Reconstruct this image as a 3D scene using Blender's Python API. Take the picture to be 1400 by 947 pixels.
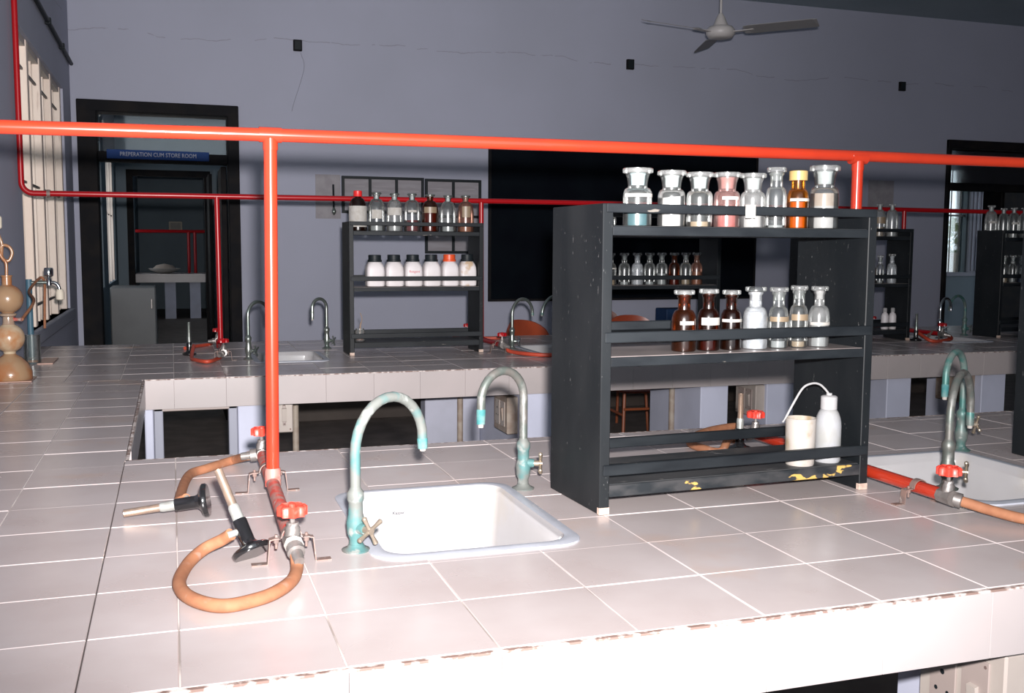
import bpy, math, random
from mathutils import Vector, Matrix
random.seed(7)
for _o in list(bpy.data.objects):
    bpy.data.objects.remove(_o, do_unlink=True)
SC = bpy.context.scene
COL = SC.collection
PI = math.pi

# ------------------------------------------------------------------ camera
# world: X along the benches, Y into the room, Z up.  Bench top is at BZ.
BZ = 0.86
EYE = 0.53                      # camera above the bench top
FPX, CX, CY = 1396.0, 700.0, 473.5
yaw, pitch, roll = math.radians(18.41), math.radians(5.5), math.radians(0.33)
fwd = Vector((math.sin(yaw) * math.cos(pitch), math.cos(yaw) * math.cos(pitch), -math.sin(pitch)))
rgt = Vector((math.cos(yaw), -math.sin(yaw), 0))
upv = rgt.cross(fwd)
R2 = rgt * math.cos(roll) + upv * math.sin(roll)
U2 = upv * math.cos(roll) - rgt * math.sin(roll)
CAMPOS = Vector((0, 0, BZ + EYE))
cam_d = bpy.data.cameras.new('camera')
cam_d.sensor_fit = 'HORIZONTAL'
cam_d.sensor_width = 36.0
cam_d.lens = FPX / 1400.0 * 36.0
cam_d.clip_start = 0.05
cam = bpy.data.objects.new('camera', cam_d)
COL.objects.link(cam)
m3 = Matrix((R2, U2, -fwd)).transposed()
cam.matrix_world = Matrix.Translation(CAMPOS) @ m3.to_4x4()
SC.camera = cam


def ray(px, py):
    return R2 * (px - CX) - U2 * (py - CY) + fwd * FPX


def onz(px, py, z=0.0):
    """point of a sight line at height z above the bench top"""
    r = ray(px, py)
    return CAMPOS + r * ((z - EYE) / r.z)


def ony(px, py, y):
    r = ray(px, py)
    return CAMPOS + r * (y / r.y)


# ------------------------------------------------------------------ world, flash, exposure
world = bpy.data.worlds.new('world')
SC.world = world
world.use_nodes = True
bg = world.node_tree.nodes['Background']
bg.inputs[0].default_value = (0.80, 0.90, 1.0, 1)
bg.inputs[1].default_value = 1.6

# the camera's flash gun: a zoomed beam plus the wide spill of its diffuser
FLASH_AT = CAMPOS + U2 * 0.075 + R2 * 0.03
for nm, power, cone, tgt in (('camera_flash_beam', 670.0, 72, (300, 130)), ('camera_flash_spill', 640.0, 106, (830, 230))):
    fl = bpy.data.lights.new(nm, 'SPOT')
    fl.energy = power
    fl.color = (1.0, 0.955, 0.94)
    fl.shadow_soft_size = 0.022
    fl.spot_size = math.radians(cone)
    fl.spot_blend = 1.0
    flo = bpy.data.objects.new(nm, fl)
    COL.objects.link(flo)
    flo.location = FLASH_AT
    flo.rotation_euler = ray(*tgt).normalized().to_track_quat('-Z', 'Y').to_euler()

vs = SC.view_settings
vs.view_transform = 'Standard'
vs.look = 'None'
vs.exposure = 0.0
vs.gamma = 1.0
vs.use_curve_mapping = False

# ------------------------------------------------------------------ materials
MATS = {}


def _new(name):
    m = bpy.data.materials.new(name)
    m.use_nodes = True
    MATS[name] = m
    nt = m.node_tree
    return m, nt, nt.nodes['Principled BSDF']


def pm(name, c1, c2=None, scale=20.0, rough=0.5, metal=0.0, spec=0.5, bump=0.0, lo=0.4, hi=0.62, coat=0.0,
       c3=None, s3=60.0, lo3=0.62, hi3=0.66, rand=0.0, detail=4.0, stretch=None, rough2=None, trans=0.0, sss=0.0):
    """painted / stained surface: c1 with patches of c2 and sharp flecks of c3"""
    m, nt, b = _new(name)
    N, L = nt.nodes, nt.links
    b.inputs['Roughness'].default_value = rough
    b.inputs['Metallic'].default_value = metal
    b.inputs['Specular IOR Level'].default_value = spec
    if coat:
        b.inputs['Coat Weight'].default_value = coat
        b.inputs['Coat Roughness'].default_value = 0.06
    if sss:
        b.inputs['Subsurface Weight'].default_value = sss
        b.inputs['Subsurface Radius'].default_value = (0.02, 0.02, 0.02)
    geo = N.new('ShaderNodeNewGeometry')
    pos = geo.outputs['Position']
    if stretch:
        mp = N.new('ShaderNodeMapping')
        mp.inputs['Scale'].default_value = stretch
        L.new(pos, mp.inputs['Vector'])
        pos = mp.outputs['Vector']
    col = None

    def noise(s):
        n = N.new('ShaderNodeTexNoise')
        n.inputs['Scale'].default_value = s
        n.inputs['Detail'].default_value = detail
        L.new(pos, n.inputs['Vector'])
        return n.outputs['Fac']

    def ramp(f, a, z):
        r = N.new('ShaderNodeMapRange')
        r.inputs['From Min'].default_value = a
        r.inputs['From Max'].default_value = z
        L.new(f, r.inputs['Value'])
        return r.outputs['Result']

    def mix(fac, a, bcol):
        x = N.new('ShaderNodeMix')
        x.data_type = 'RGBA'
        L.new(fac, x.inputs['Factor'])
        for k, v in ((6, a), (7, bcol)):
            if isinstance(v, tuple):
                x.inputs[k].default_value = v + (1,)
            else:
                L.new(v, x.inputs[k])
        return x.outputs[2]
    col = c1
    if c2 is not None:
        f0 = noise(scale)
        f = ramp(f0, lo, hi)
        col = mix(f, c1, c2)
        if rough2 is not None:
            rr = N.new('ShaderNodeMapRange')
            rr.inputs['To Min'].default_value = rough
            rr.inputs['To Max'].default_value = rough2
            L.new(f, rr.inputs['Value'])
            L.new(rr.outputs['Result'], b.inputs['Roughness'])
    if c3 is not None:
        col = mix(ramp(noise(s3), lo3, hi3), col, c3)
    if rand:
        oi = N.new('ShaderNodeObjectInfo')
        r = N.new('ShaderNodeMapRange')
        r.inputs['To Min'].default_value = 1 - rand
        r.inputs['To Max'].default_value = 1 + rand
        L.new(oi.outputs['Random'], r.inputs['Value'])
        h = N.new('ShaderNodeHueSaturation')
        L.new(r.outputs['Result'], h.inputs['Value'])
        if isinstance(col, tuple):
            h.inputs['Color'].default_value = col + (1,)
        else:
            L.new(col, h.inputs['Color'])
        col = h.outputs['Color']
    if isinstance(col, tuple):
        b.inputs['Base Color'].default_value = col + (1,)
    else:
        L.new(col, b.inputs['Base Color'])
    if bump:
        bp = N.new('ShaderNodeBump')
        bp.inputs['Strength'].default_value = bump
        bp.inputs['Distance'].default_value = 0.002
        L.new(noise(scale * 3), bp.inputs['Height'])
        L.new(bp.outputs['Normal'], b.inputs['Normal'])
    return m


def glass(name, tint=(0.93, 0.96, 0.95), rough=0.03, haze=0.0, hazecol=(0.8, 0.82, 0.82)):
    """thin bottle glass: clear body with Fresnel gloss, optional milky haze"""
    m = bpy.data.materials.new(name)
    m.use_nodes = True
    MATS[name] = m
    nt = m.node_tree
    N, L = nt.nodes, nt.links
    N.clear()
    out = N.new('ShaderNodeOutputMaterial')
    tr = N.new('ShaderNodeBsdfTransparent')
    tr.inputs[0].default_value = tint + (1,)
    gl = N.new('ShaderNodeBsdfGlossy')
    gl.inputs['Roughness'].default_value = rough
    gl.inputs['Color'].default_value = (1, 1, 1, 1)
    fr = N.new('ShaderNodeFresnel')
    fr.inputs['IOR'].default_value = 1.5
    mx = N.new('ShaderNodeMixShader')
    L.new(fr.outputs[0], mx.inputs[0])
    base = tr.outputs[0]
    if haze:
        df = N.new('ShaderNodeBsdfDiffuse')
        df.inputs[0].default_value = hazecol + (1,)
        ms = N.new('ShaderNodeMixShader')
        ms.inputs[0].default_value = haze
        nz = N.new('ShaderNodeTexNoise')
        nz.inputs['Scale'].default_value = 60
        mr = N.new('ShaderNodeMapRange')
        mr.inputs['To Min'].default_value = haze * 0.3
        mr.inputs['To Max'].default_value = min(1, haze * 1.7)
        geo = N.new('ShaderNodeNewGeometry')
        L.new(geo.outputs['Position'], nz.inputs['Vector'])
        L.new(nz.outputs['Fac'], mr.inputs['Value'])
        L.new(mr.outputs['Result'], ms.inputs[0])
        L.new(tr.outputs[0], ms.inputs[1])
        L.new(df.outputs[0], ms.inputs[2])
        base = ms.outputs[0]
    L.new(base, mx.inputs[1])
    L.new(gl.outputs[0], mx.inputs[2])
    L.new(mx.outputs[0], out.inputs[0])
    return m


pm('tile', (0.50, 0.445, 0.44), (0.42, 0.36, 0.35), scale=5, rough=0.22, spec=0.5, lo=0.35, hi=0.75, rand=0.05,
   c3=(0.50, 0.36, 0.29), s3=4.3, lo3=0.62, hi3=0.85, rough2=0.30)
pm('grout', (0.60, 0.53, 0.50), (0.26, 0.22, 0.20), scale=3.2, rough=0.8, lo=0.52, hi=0.62)
pm('edge_tile', (0.42, 0.372, 0.367), (0.385, 0.345, 0.34), scale=3, rough=0.3, rand=0.02)
pm('chipped_edge', (0.62, 0.55, 0.52), (0.20, 0.13, 0.11), scale=55, rough=0.8, lo=0.42, hi=0.55)
pm('mortar', (0.36, 0.31, 0.29), rough=0.9)
pm('bench_paint', (0.52, 0.54, 0.66), (0.47, 0.49, 0.60), scale=4, rough=0.6)
pm('bench_grey', (0.42, 0.43, 0.52), (0.36, 0.37, 0.44), scale=4, rough=0.6)
pm('steel_frame', (0.30, 0.31, 0.37), rough=0.6, spec=0.3)
pm('floor', (0.13, 0.105, 0.092), (0.17, 0.14, 0.122), scale=6, rough=0.6, spec=0.3)
pm('dim_teal_paint', (0.20, 0.25, 0.29), (0.18, 0.225, 0.265), scale=1.3, rough=0.8, spec=0.2)  # back-room teal, darkened so the dimness of those rooms sits in the colour
pm('strip_brown', (0.075, 0.060, 0.052), (0.095, 0.076, 0.066), scale=3, rough=0.6, spec=0.3)
pm('ceiling', (0.30, 0.36, 0.40), (0.27, 0.33, 0.37), scale=2, rough=0.8)
pm('black_paint', (0.006, 0.0078, 0.0096), (0.012, 0.0138, 0.0156), scale=9, rough=0.52, spec=0.28, lo=0.4, hi=0.7,
   c3=(0.102, 0.102, 0.102), s3=170, lo3=0.69, hi3=0.74, stretch=(1, 1, 0.4))
pm('rail_paint', (0.0055, 0.0075, 0.01), (0.012, 0.015, 0.018), scale=26, rough=0.55, spec=0.3, stretch=(0.25, 1, 1),
   c3=(0.15, 0.135, 0.12), s3=70, lo3=0.70, hi3=0.73)
pm('shelf_greybrown', (0.30, 0.255, 0.245), (0.22, 0.19, 0.185), scale=12, rough=0.30)  # lighter grey-brown for the middle shelf
pm('shelf_black', (0.03, 0.033, 0.036), (0.06, 0.06, 0.062), scale=14, rough=0.5, spec=0.3, c3=(0.32, 0.31, 0.30), s3=30, lo3=0.69, hi3=0.74, stretch=(0.5, 1, 1))
pm('shelf_edge_worn', (0.014, 0.017, 0.020), (0.04, 0.04, 0.042), scale=30, rough=0.55, spec=0.3, c3=(0.50, 0.32, 0.09), s3=21, lo3=0.60, hi3=0.615, stretch=(0.5, 1, 1.2))
pm('bare_wood', (0.52, 0.40, 0.33), (0.38, 0.27, 0.22), scale=60, rough=0.7)
pm('red_gloss', (0.38, 0.030, 0.012), (0.35, 0.027, 0.012), scale=10, rough=0.20, coat=0.3)
pm('red_far', (0.30, 0.004, 0.007), rough=0.3, spec=0.4)
pm('red_worn', (0.435, 0.0525, 0.0375), (0.315, 0.15, 0.1275), scale=38, rough=0.5, lo=0.42, hi=0.58, c3=(0.315, 0.27, 0.2475), s3=60, lo3=0.60, hi3=0.68)
pm('red_wheel', (0.6375, 0.0425, 0.0255), (0.51, 0.1275, 0.102), scale=60, rough=0.4, lo=0.5, hi=0.7)
pm('rust_iron', (0.21, 0.133, 0.112), (0.154, 0.112, 0.1015), scale=60, rough=0.6, metal=0.2, c3=(0.294, 0.252, 0.238), s3=90, lo3=0.58, hi3=0.68)
pm('grey_metal', (0.26, 0.24, 0.23), (0.20, 0.18, 0.17), scale=50, rough=0.4, metal=0.6)
pm('rubber_hose', (0.2924, 0.1292, 0.068), (0.2584, 0.1088, 0.0578), scale=45, rough=0.75, spec=0.25, c3=(0.3128, 0.1836, 0.136), s3=40, lo3=0.62, hi3=0.75)
pm('red_hose', (0.44, 0.055, 0.025), (0.38, 0.05, 0.025), scale=30, rough=0.5)
pm('black_enamel', (0.008, 0.008, 0.009), rough=0.16, coat=0.5)
pm('barrel_metal', (0.46, 0.33, 0.25), (0.34, 0.26, 0.21), scale=60, rough=0.32, metal=0.7)
pm('barrel_sleeve', (0.42, 0.44, 0.42), (0.34, 0.34, 0.32), scale=60, rough=0.4, metal=0.5)
pm('verdigris', (0.125, 0.133, 0.125), (0.062, 0.145, 0.145), scale=16, rough=0.6, metal=0.1, spec=0.3, lo=0.47, hi=0.60, c3=(0.20, 0.215, 0.205), s3=34, lo3=0.56, hi3=0.64, bump=0.2)
pm('tarnish', (0.15, 0.141, 0.129), (0.114, 0.132, 0.12), scale=35, rough=0.45, metal=0.5, c3=(0.216, 0.216, 0.204), s3=30, lo3=0.54, hi3=0.66)
pm('green_patina', (0.042, 0.132, 0.12), (0.132, 0.156, 0.144), scale=26, rough=0.45, metal=0.2, c3=(0.3, 0.318, 0.3), s3=40, lo3=0.62, hi3=0.70)
pm('turquoise', (0.038, 0.15, 0.155), (0.12, 0.205, 0.20), scale=40, rough=0.7, spec=0.2)
pm('lime_scale', (0.33, 0.3, 0.276), rough=0.8)
pm('brass', (0.35, 0.287, 0.217), (0.42, 0.35, 0.28), scale=40, rough=0.3, metal=0.75)
pm('chrome', (0.62, 0.64, 0.64), rough=0.12, metal=1.0)
pm('dull_steel', (0.25, 0.27, 0.25), (0.20, 0.24, 0.22), scale=20, rough=0.28, metal=0.8)
pm('porcelain', (0.38, 0.37, 0.378), (0.355, 0.345, 0.35), scale=6, rough=0.15, coat=0.3, c3=(0.37, 0.335, 0.29), s3=7, lo3=0.60, hi3=0.80)
pm('sink_rim', (0.40, 0.415, 0.465), (0.37, 0.385, 0.43), scale=30, rough=0.35)
pm('ink', (0.02, 0.02, 0.03), rough=0.6)
pm('faint_ink', (0.30, 0.30, 0.42), rough=0.7)
pm('red_ink', (0.50, 0.02, 0.05), rough=0.6)
pm('powder_white', (0.33, 0.32, 0.32), (0.3, 0.29, 0.29), scale=40, rough=0.9)
pm('powder_beige', (0.3, 0.245, 0.205), (0.26, 0.21, 0.175), scale=80, rough=0.9)
pm('powder_yellow', (0.36, 0.165, 0.006), rough=0.7)
pm('powder_pink', (0.25, 0.085, 0.08), (0.275, 0.14, 0.13), scale=50, rough=0.8)
pm('liquid_blue', (0.0225, 0.075, 0.09), rough=0.3)
pm('liquid_dark', (0.014, 0.010, 0.010), rough=0.15)
pm('liquid_brown', (0.10, 0.035, 0.018), rough=0.2)
pm('liquid_red', (0.10, 0.008, 0.010), rough=0.15)
pm('liquid_orange', (0.30, 0.07, 0.03), rough=0.2)
pm('liquid_tan', (0.21, 0.155, 0.1), rough=0.4)
pm('liquid_grey', (0.21, 0.22, 0.225), rough=0.3)
pm('liquid_milk', (0.22, 0.23, 0.24), rough=0.3)
pm('paper_label', (0.4, 0.385, 0.365), (0.35, 0.33, 0.3), scale=60, rough=0.8)
pm('paper_blue', (0.16, 0.25, 0.36), rough=0.8)
pm('paper_old', (0.34, 0.32, 0.34), (0.29, 0.27, 0.29), scale=15, rough=0.85)
pm('chart_paper', (0.315, 0.30, 0.325), (0.27, 0.25, 0.27), scale=9, rough=0.8, stretch=(0.4, 1, 3))
pm('cream_plastic', (0.39, 0.275, 0.11), rough=0.4)
pm('white_plastic', (0.407, 0.4015, 0.407), (0.363, 0.3575, 0.3575), scale=25, rough=0.4, sss=0.15)
pm('wash_plastic', (0.363, 0.3685, 0.385), (0.33, 0.33, 0.319), scale=20, rough=0.35, sss=0.3)
pm('dirty_pot', (0.407, 0.374, 0.341), (0.286, 0.209, 0.121), scale=28, rough=0.6, lo=0.50, hi=0.75)
pm('jar_plastic', (0.66, 0.62, 0.63), (0.62, 0.58, 0.58), scale=20, rough=0.45)
pm('jar_stain', (0.66, 0.62, 0.62), (0.50, 0.36, 0.24), scale=22, rough=0.5, lo=0.50, hi=0.66)
pm('cap_black', (0.010, 0.014, 0.017), rough=0.5, spec=0.25)
pm('cap_orange', (0.62, 0.075, 0.02), rough=0.4)
pm('cap_red', (0.62, 0.02, 0.02), rough=0.4)
pm('ground_glass', (0.29, 0.31, 0.31), (0.35, 0.37, 0.37), scale=30, rough=0.5)
pm('ground_blue', (0.26, 0.32, 0.33), (0.3, 0.35, 0.36), scale=30, rough=0.5)
pm('ground_pink', (0.29, 0.22, 0.21), (0.31, 0.26, 0.25), scale=30, rough=0.5)
pm('kipp_glass', (0.30, 0.19, 0.11), (0.30, 0.10, 0.03), scale=9, rough=0.22, lo=0.42, hi=0.66, c3=(0.20, 0.05, 0.015), s3=14, lo3=0.62, hi3=0.74)
pm('kipp_pale', (0.44, 0.35, 0.24), (0.34, 0.14, 0.05), scale=11, rough=0.22, lo=0.46, hi=0.68)
pm('kipp_dark', (0.30, 0.22, 0.16), (0.18, 0.08, 0.04), scale=11, rough=0.2, coat=0.4)
pm('cork_white', (0.62, 0.56, 0.46), rough=0.6)
pm('blue_pipe', (0.05, 0.12, 0.17), rough=0.5)
pm('dark_wood', (0.06, 0.035, 0.025), (0.11, 0.065, 0.05), scale=30, rough=0.6, stretch=(1, 0.2, 1))
pm('copper_plate', (0.42, 0.27, 0.22), rough=0.35, metal=0.3)
pm('door_paint', (0.008, 0.008, 0.010), (0.014, 0.012, 0.012), scale=8, rough=0.7, spec=0.12)
pm('board_black', (0.003, 0.004, 0.007), (0.004, 0.006, 0.009), scale=4, rough=0.85, spec=0.05)
pm('sign_blue', (0.012, 0.05, 0.20), rough=0.6, spec=0.2)
pm('sign_letter', (0.42, 0.45, 0.52), rough=0.5)
pm('shutter_cream', (0.82, 0.70, 0.61), (0.74, 0.61, 0.52), scale=6, rough=0.7, spec=0.2, stretch=(1, 1, 0.15), c3=(0.50, 0.38, 0.32), s3=22, lo3=0.66, hi3=0.78)
pm('window_bar', (0.10, 0.085, 0.08), rough=0.5)
pm('window_frame_paint', (0.50, 0.43, 0.38), rough=0.6)
pm('orange_shell', (0.30, 0.055, 0.022), (0.25, 0.045, 0.02), scale=8, rough=0.35)
pm('brown_shell', (0.14, 0.035, 0.02), rough=0.35)
pm('orange_leg', (0.30, 0.08, 0.03), rough=0.45)
pm('fan_paint', (0.50, 0.47, 0.46), rough=0.4)
pm('fan_blade', (0.25, 0.24, 0.245), rough=0.45)
pm('beige_plastic', (0.42, 0.37, 0.335), (0.38, 0.33, 0.30), scale=10, rough=0.45)
pm('pinkish_plate', (0.33, 0.27, 0.25), rough=0.4)
pm('aged_plastic', (0.36, 0.30, 0.25), (0.26, 0.19, 0.15), scale=16, rough=0.5)
pm('drain_pipe', (0.34, 0.29, 0.24), (0.26, 0.20, 0.16), scale=20, rough=0.6)
pm('pipe_collar', (0.02, 0.05, 0.04), rough=0.5)
pm('fridge_grey', (0.15, 0.155, 0.16), (0.13, 0.135, 0.14), scale=3, rough=0.45, spec=0.3)
pm('foliage', (0.10, 0.16, 0.05), (0.22, 0.26, 0.10), scale=3, rough=0.8)
pm('pale_plaster', (0.62, 0.52, 0.48), rough=0.9)  # pale pinkish plaster of the garden wall
pm('twig', (0.28, 0.20, 0.15), rough=0.8)
pm('blue_crate', (0.01, 0.035, 0.10), rough=0.5)
glass('glass_clear', (0.90, 0.92, 0.91), 0.22, haze=0.045, hazecol=(0.55, 0.57, 0.57))
glass('window_glass', (0.95, 0.97, 0.97), 0.03)
glass('glass_hazy', (0.86, 0.88, 0.87), 0.22, haze=0.14, hazecol=(0.58, 0.58, 0.58))
glass('glass_amber', (0.36, 0.13, 0.05), 0.22, haze=0.05, hazecol=(0.22, 0.06, 0.02))
glass('glass_amber_dark', (0.20, 0.055, 0.02), 0.22, haze=0.05, hazecol=(0.10, 0.025, 0.01))
glass('glass_pink', (0.85, 0.66, 0.64), 0.22, haze=0.14, hazecol=(0.52, 0.32, 0.30))
glass('glass_milky', (0.85, 0.88, 0.90), 0.22, haze=0.28, hazecol=(0.72, 0.75, 0.78))
glass('glass_honey', (0.86, 0.50, 0.14), 0.22, haze=0.06, hazecol=(0.30, 0.10, 0.01))
glass('glass_rose', (0.80, 0.58, 0.50), 0.22, haze=0.15, hazecol=(0.40, 0.20, 0.15))


def wall_material():
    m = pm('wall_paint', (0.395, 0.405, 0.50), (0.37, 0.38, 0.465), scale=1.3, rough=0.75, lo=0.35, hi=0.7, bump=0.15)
    nt = m.node_tree
    N, L = nt.nodes, nt.links
    b = N['Principled BSDF']
    src = b.inputs['Base Color'].links[0].from_socket
    geo = N.new('ShaderNodeNewGeometry')
    sep = N.new('ShaderNodeSeparateXYZ')
    L.new(geo.outputs['Position'], sep.inputs[0])
    nz = N.new('ShaderNodeTexNoise')
    nz.inputs['Scale'].default_value = 1.6
    nz.inputs['Detail'].default_value = 5
    L.new(geo.outputs['Position'], nz.inputs['Vector'])
    # a hairline plaster crack running along at about lintel height
    a = N.new('ShaderNodeMath'); a.operation = 'MULTIPLY_ADD'
    L.new(nz.outputs['Fac'], a.inputs[0]); a.inputs[1].default_value = 0.22; a.inputs[2].default_value = BZ + 2.0
    d = N.new('ShaderNodeMath'); d.operation = 'SUBTRACT'
    L.new(sep.outputs['Z'], d.inputs[0]); L.new(a.outputs[0], d.inputs[1])
    ab = N.new('ShaderNodeMath'); ab.operation = 'ABSOLUTE'
    L.new(d.outputs[0], ab.inputs[0])
    lt = N.new('ShaderNodeMath'); lt.operation = 'LESS_THAN'
    L.new(ab.outputs[0], lt.inputs[0]); lt.inputs[1].default_value = 0.003
    n2 = N.new('ShaderNodeTexNoise'); n2.inputs['Scale'].default_value = 5
    L.new(geo.outputs['Position'], n2.inputs['Vector'])
    g = N.new('ShaderNodeMath'); g.operation = 'GREATER_THAN'
    L.new(n2.outputs['Fac'], g.inputs[0]); g.inputs[1].default_value = 0.48
    mu = N.new('ShaderNodeMath'); mu.operation = 'MULTIPLY'
    L.new(lt.outputs[0], mu.inputs[0]); L.new(g.outputs[0], mu.inputs[1])
    x = N.new('ShaderNodeMix'); x.data_type = 'RGBA'
    L.new(mu.outputs[0], x.inputs['Factor'])
    L.new(src, x.inputs[6])
    x.inputs[7].default_value = (0.29, 0.29, 0.35, 1)
    L.new(x.outputs[2], b.inputs['Base Color'])


wall_material()


# ------------------------------------------------------------------ mesh helpers
class MB:
    def __init__(s):
        s.v, s.f, s.sm = [], [], []

    def add(s, verts, faces, smooth=False):
        o = len(s.v)
        s.v += [tuple(v) for v in verts]
        s.f += [[i + o for i in f] for f in faces]
        s.sm += [smooth] * len(faces)
        return s

    def box(s, x0, x1, y0, y1, z0, z1, c=0.0):
        if c <= 0:
            v = [(x, y, z) for x in (x0, x1) for y in (y0, y1) for z in (z0, z1)]
            return s.add(v, [(0, 1, 3, 2), (4, 6, 7, 5), (0, 4, 5, 1), (2, 3, 7, 6), (0, 2, 6, 4), (1, 5, 7, 3)])
        # chamfered box
        v, idx = [], {}
        for i, (x, sx) in enumerate(((x0, 1), (x1, -1))):
            for j, (y, sy) in enumerate(((y0, 1), (y1, -1))):
                for k, (z, sz) in enumerate(((z0, 1), (z1, -1))):
                    for ax in range(3):
                        p = [x + sx * c, y + sy * c, z + sz * c]
                        p[ax] = (x, y, z)[ax]
                        idx[(i, j, k, ax)] = len(v)
                        v.append(p)
        F = []
        I = idx
        for i in (0, 1):
            F.append([I[(i, 0, 0, 0)], I[(i, 0, 1, 0)], I[(i, 1, 1, 0)], I[(i, 1, 0, 0)]])
            F.append([I[(0, i, 0, 1)], I[(1, i, 0, 1)], I[(1, i, 1, 1)], I[(0, i, 1, 1)]])
            F.append([I[(0, 0, i, 2)], I[(0, 1, i, 2)], I[(1, 1, i, 2)], I[(1, 0, i, 2)]])
        for a in (0, 1):
            for b in (0, 1):
                F.append([I[(a, b, 0, 0)], I[(a, b, 1, 0)], I[(a, b, 1, 1)], I[(a, b, 0, 1)]])
                F.append([I[(a, 0, b, 0)], I[(a, 1, b, 0)], I[(a, 1, b, 2)], I[(a, 0, b, 2)]])
                F.append([I[(0, a, b, 1)], I[(1, a, b, 1)], I[(1, a, b, 2)], I[(0, a, b, 2)]])
                for k in (0, 1):
                    F.append([I[(a, b, k, 0)], I[(a, b, k, 1)], I[(a, b, k, 2)]])
        return s.add(v, F)

    def lathe(s, prof, n=24, c=(0, 0, 0), M=None, smooth=True, capb=True, capt=True):
        """profile [(r,z)...] turned about z; optional 4x4 matrix"""
        v, f = [], []
        for r, z in prof:
            for k in range(n):
                a = 2 * PI * k / n
                p = Vector((r * math.cos(a), r * math.sin(a), z))
                v.append((M @ p) if M else p + Vector(c))
        for i in range(len(prof) - 1):
            for k in range(n):
                f.append([i * n + k, i * n + (k + 1) % n, (i + 1) * n + (k + 1) % n, (i + 1) * n + k])
        if capb and prof[0][0] > 1e-6:
            f.append(list(range(n))[::-1])
        if capt and prof[-1][0] > 1e-6:
            o = (len(prof) - 1) * n
            f.append([o + k for k in range(n)])
        return s.add(v, f, smooth)

    def tube(s, pts, r, n=12, smooth=True, caps=True):
        pts = [Vector(p) for p in pts]
        rs = r if isinstance(r, (list, tuple)) else [r] * len(pts)
        v, f = [], []
        t0 = (pts[1] - pts[0]).normalized()
        nrm = t0.orthogonal().normalized()
        for i, p in enumerate(pts):
            if i == 0:
                t = t0
            elif i == len(pts) - 1:
                t = (pts[-1] - pts[-2]).normalized()
            else:
                t = ((pts[i + 1] - p).normalized() + (p - pts[i - 1]).normalized())
                t = t.normalized() if t.length > 1e-6 else (pts[i + 1] - p).normalized()
            nrm = (nrm - t * nrm.dot(t)).normalized()
            b = t.cross(nrm)
            for k in range(n):
                a = 2 * PI * k / n
                v.append(p + (nrm * math.cos(a) + b * math.sin(a)) * rs[i])
        for i in range(len(pts) - 1):
            for k in range(n):
                f.append([i * n + k, i * n + (k + 1) % n, (i + 1) * n + (k + 1) % n, (i + 1) * n + k])
        if caps:
            f.append(list(range(n))[::-1])
            o = (len(pts) - 1) * n
            f.append([o + k for k in range(n)])
        return s.add(v, f, smooth)

    def strap(s, pts, w, t, axis):
        """flat bar of width w (along axis) and thickness t following pts"""
        pts = [Vector(p) for p in pts]
        ax = Vector(axis).normalized() * (w / 2)
        v, f = [], []
        for i, p in enumerate(pts):
            d = Vector((0, 0, 0))
            if i > 0: d += (p - pts[i - 1]).normalized()
            if i < len(pts) - 1: d += (pts[i + 1] - p).normalized()
            nn = ax.cross(d).normalized() * (t / 2)
            v += [p - ax - nn, p + ax - nn, p + ax + nn, p - ax + nn]
        for i in range(len(pts) - 1):
            a, b = i * 4, i * 4 + 4
            for k in range(4):
                f.append([a + k, a + (k + 1) % 4, b + (k + 1) % 4, b + k])
        f.append([3, 2, 1, 0])
        o = (len(pts) - 1) * 4
        f.append([o, o + 1, o + 2, o + 3])
        return s.add(v, f)

    def prism(s, poly, y0, y1, axis='y'):
        n = len(poly)
        if axis == 'y':
            v = [(a, y0, b) for a, b in poly] + [(a, y1, b) for a, b in poly]
        elif axis == 'x':
            v = [(y0, a, b) for a, b in poly] + [(y1, a, b) for a, b in poly]
        else:
            v = [(a, b, y0) for a, b in poly] + [(a, b, y1) for a, b in poly]
        f = [[k, (k + 1) % n, n + (k + 1) % n, n + k] for k in range(n)]
        f += [list(range(n))[::-1], [n + k for k in range(n)]]
        return s.add(v, f)

    def mesh(s, name, mat):
        me = bpy.data.meshes.new(name)
        me.from_pydata(s.v, [], s.f)
        me.polygons.foreach_set('use_smooth', s.sm)
        me.materials.append(MATS[mat])
        me.update()
        import bmesh
        b = bmesh.new()
        b.from_mesh(me)
        bmesh.ops.recalc_face_normals(b, faces=b.faces)
        b.to_mesh(me)
        b.free()
        if any(s.sm):
            try:
                me.set_sharp_from_angle(angle=math.radians(42))
            except Exception:
                pass
        return me

    def build(s, name, mat, parent=None, loc=None, rotz=None):
        return link(name, s.mesh(name, mat), parent, loc, rotz)


def link(name, data, parent=None, loc=None, rotz=None):
    o = bpy.data.objects.new(name, data)
    COL.objects.link(o)
    if parent is not None:
        o.parent = parent
    if loc is not None:
        o.location = loc
    if rotz is not None:
        o.rotation_euler = (0, 0, rotz)
    return o


def tag(o, label=None, cat=None, group=None, kind=None):
    if label: o['label'] = label
    if cat: o['category'] = cat
    if group: o['group'] = group
    if kind: o['kind'] = kind
    return o


def thing(name, label, cat, loc=(0, 0, 0), rotz=0.0, group=None):
    return tag(link(name, None, None, loc, rotz), label, cat, group)


def struct(name, mb, mat, parent=None):
    o = mb.build(name, mat, parent)
    if parent is None:
        o['kind'] = 'structure'
    return o


def bez(pts, per=8):
    """Catmull-Rom through points"""
    P = [Vector(p) for p in pts]
    P = [P[0] * 2 - P[1]] + P + [P[-1] * 2 - P[-2]]
    out = []
    for i in range(1, len(P) - 2):
        a, b, c, d = P[i - 1], P[i], P[i + 1], P[i + 2]
        for k in range(per):
            t = k / per
            out.append(0.5 * ((2 * b) + (c - a) * t + (2 * a - 5 * b + 4 * c - d) * t * t + (3 * b - a - 3 * c + d) * t ** 3))
    out.append(P[-2])
    return out


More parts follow.
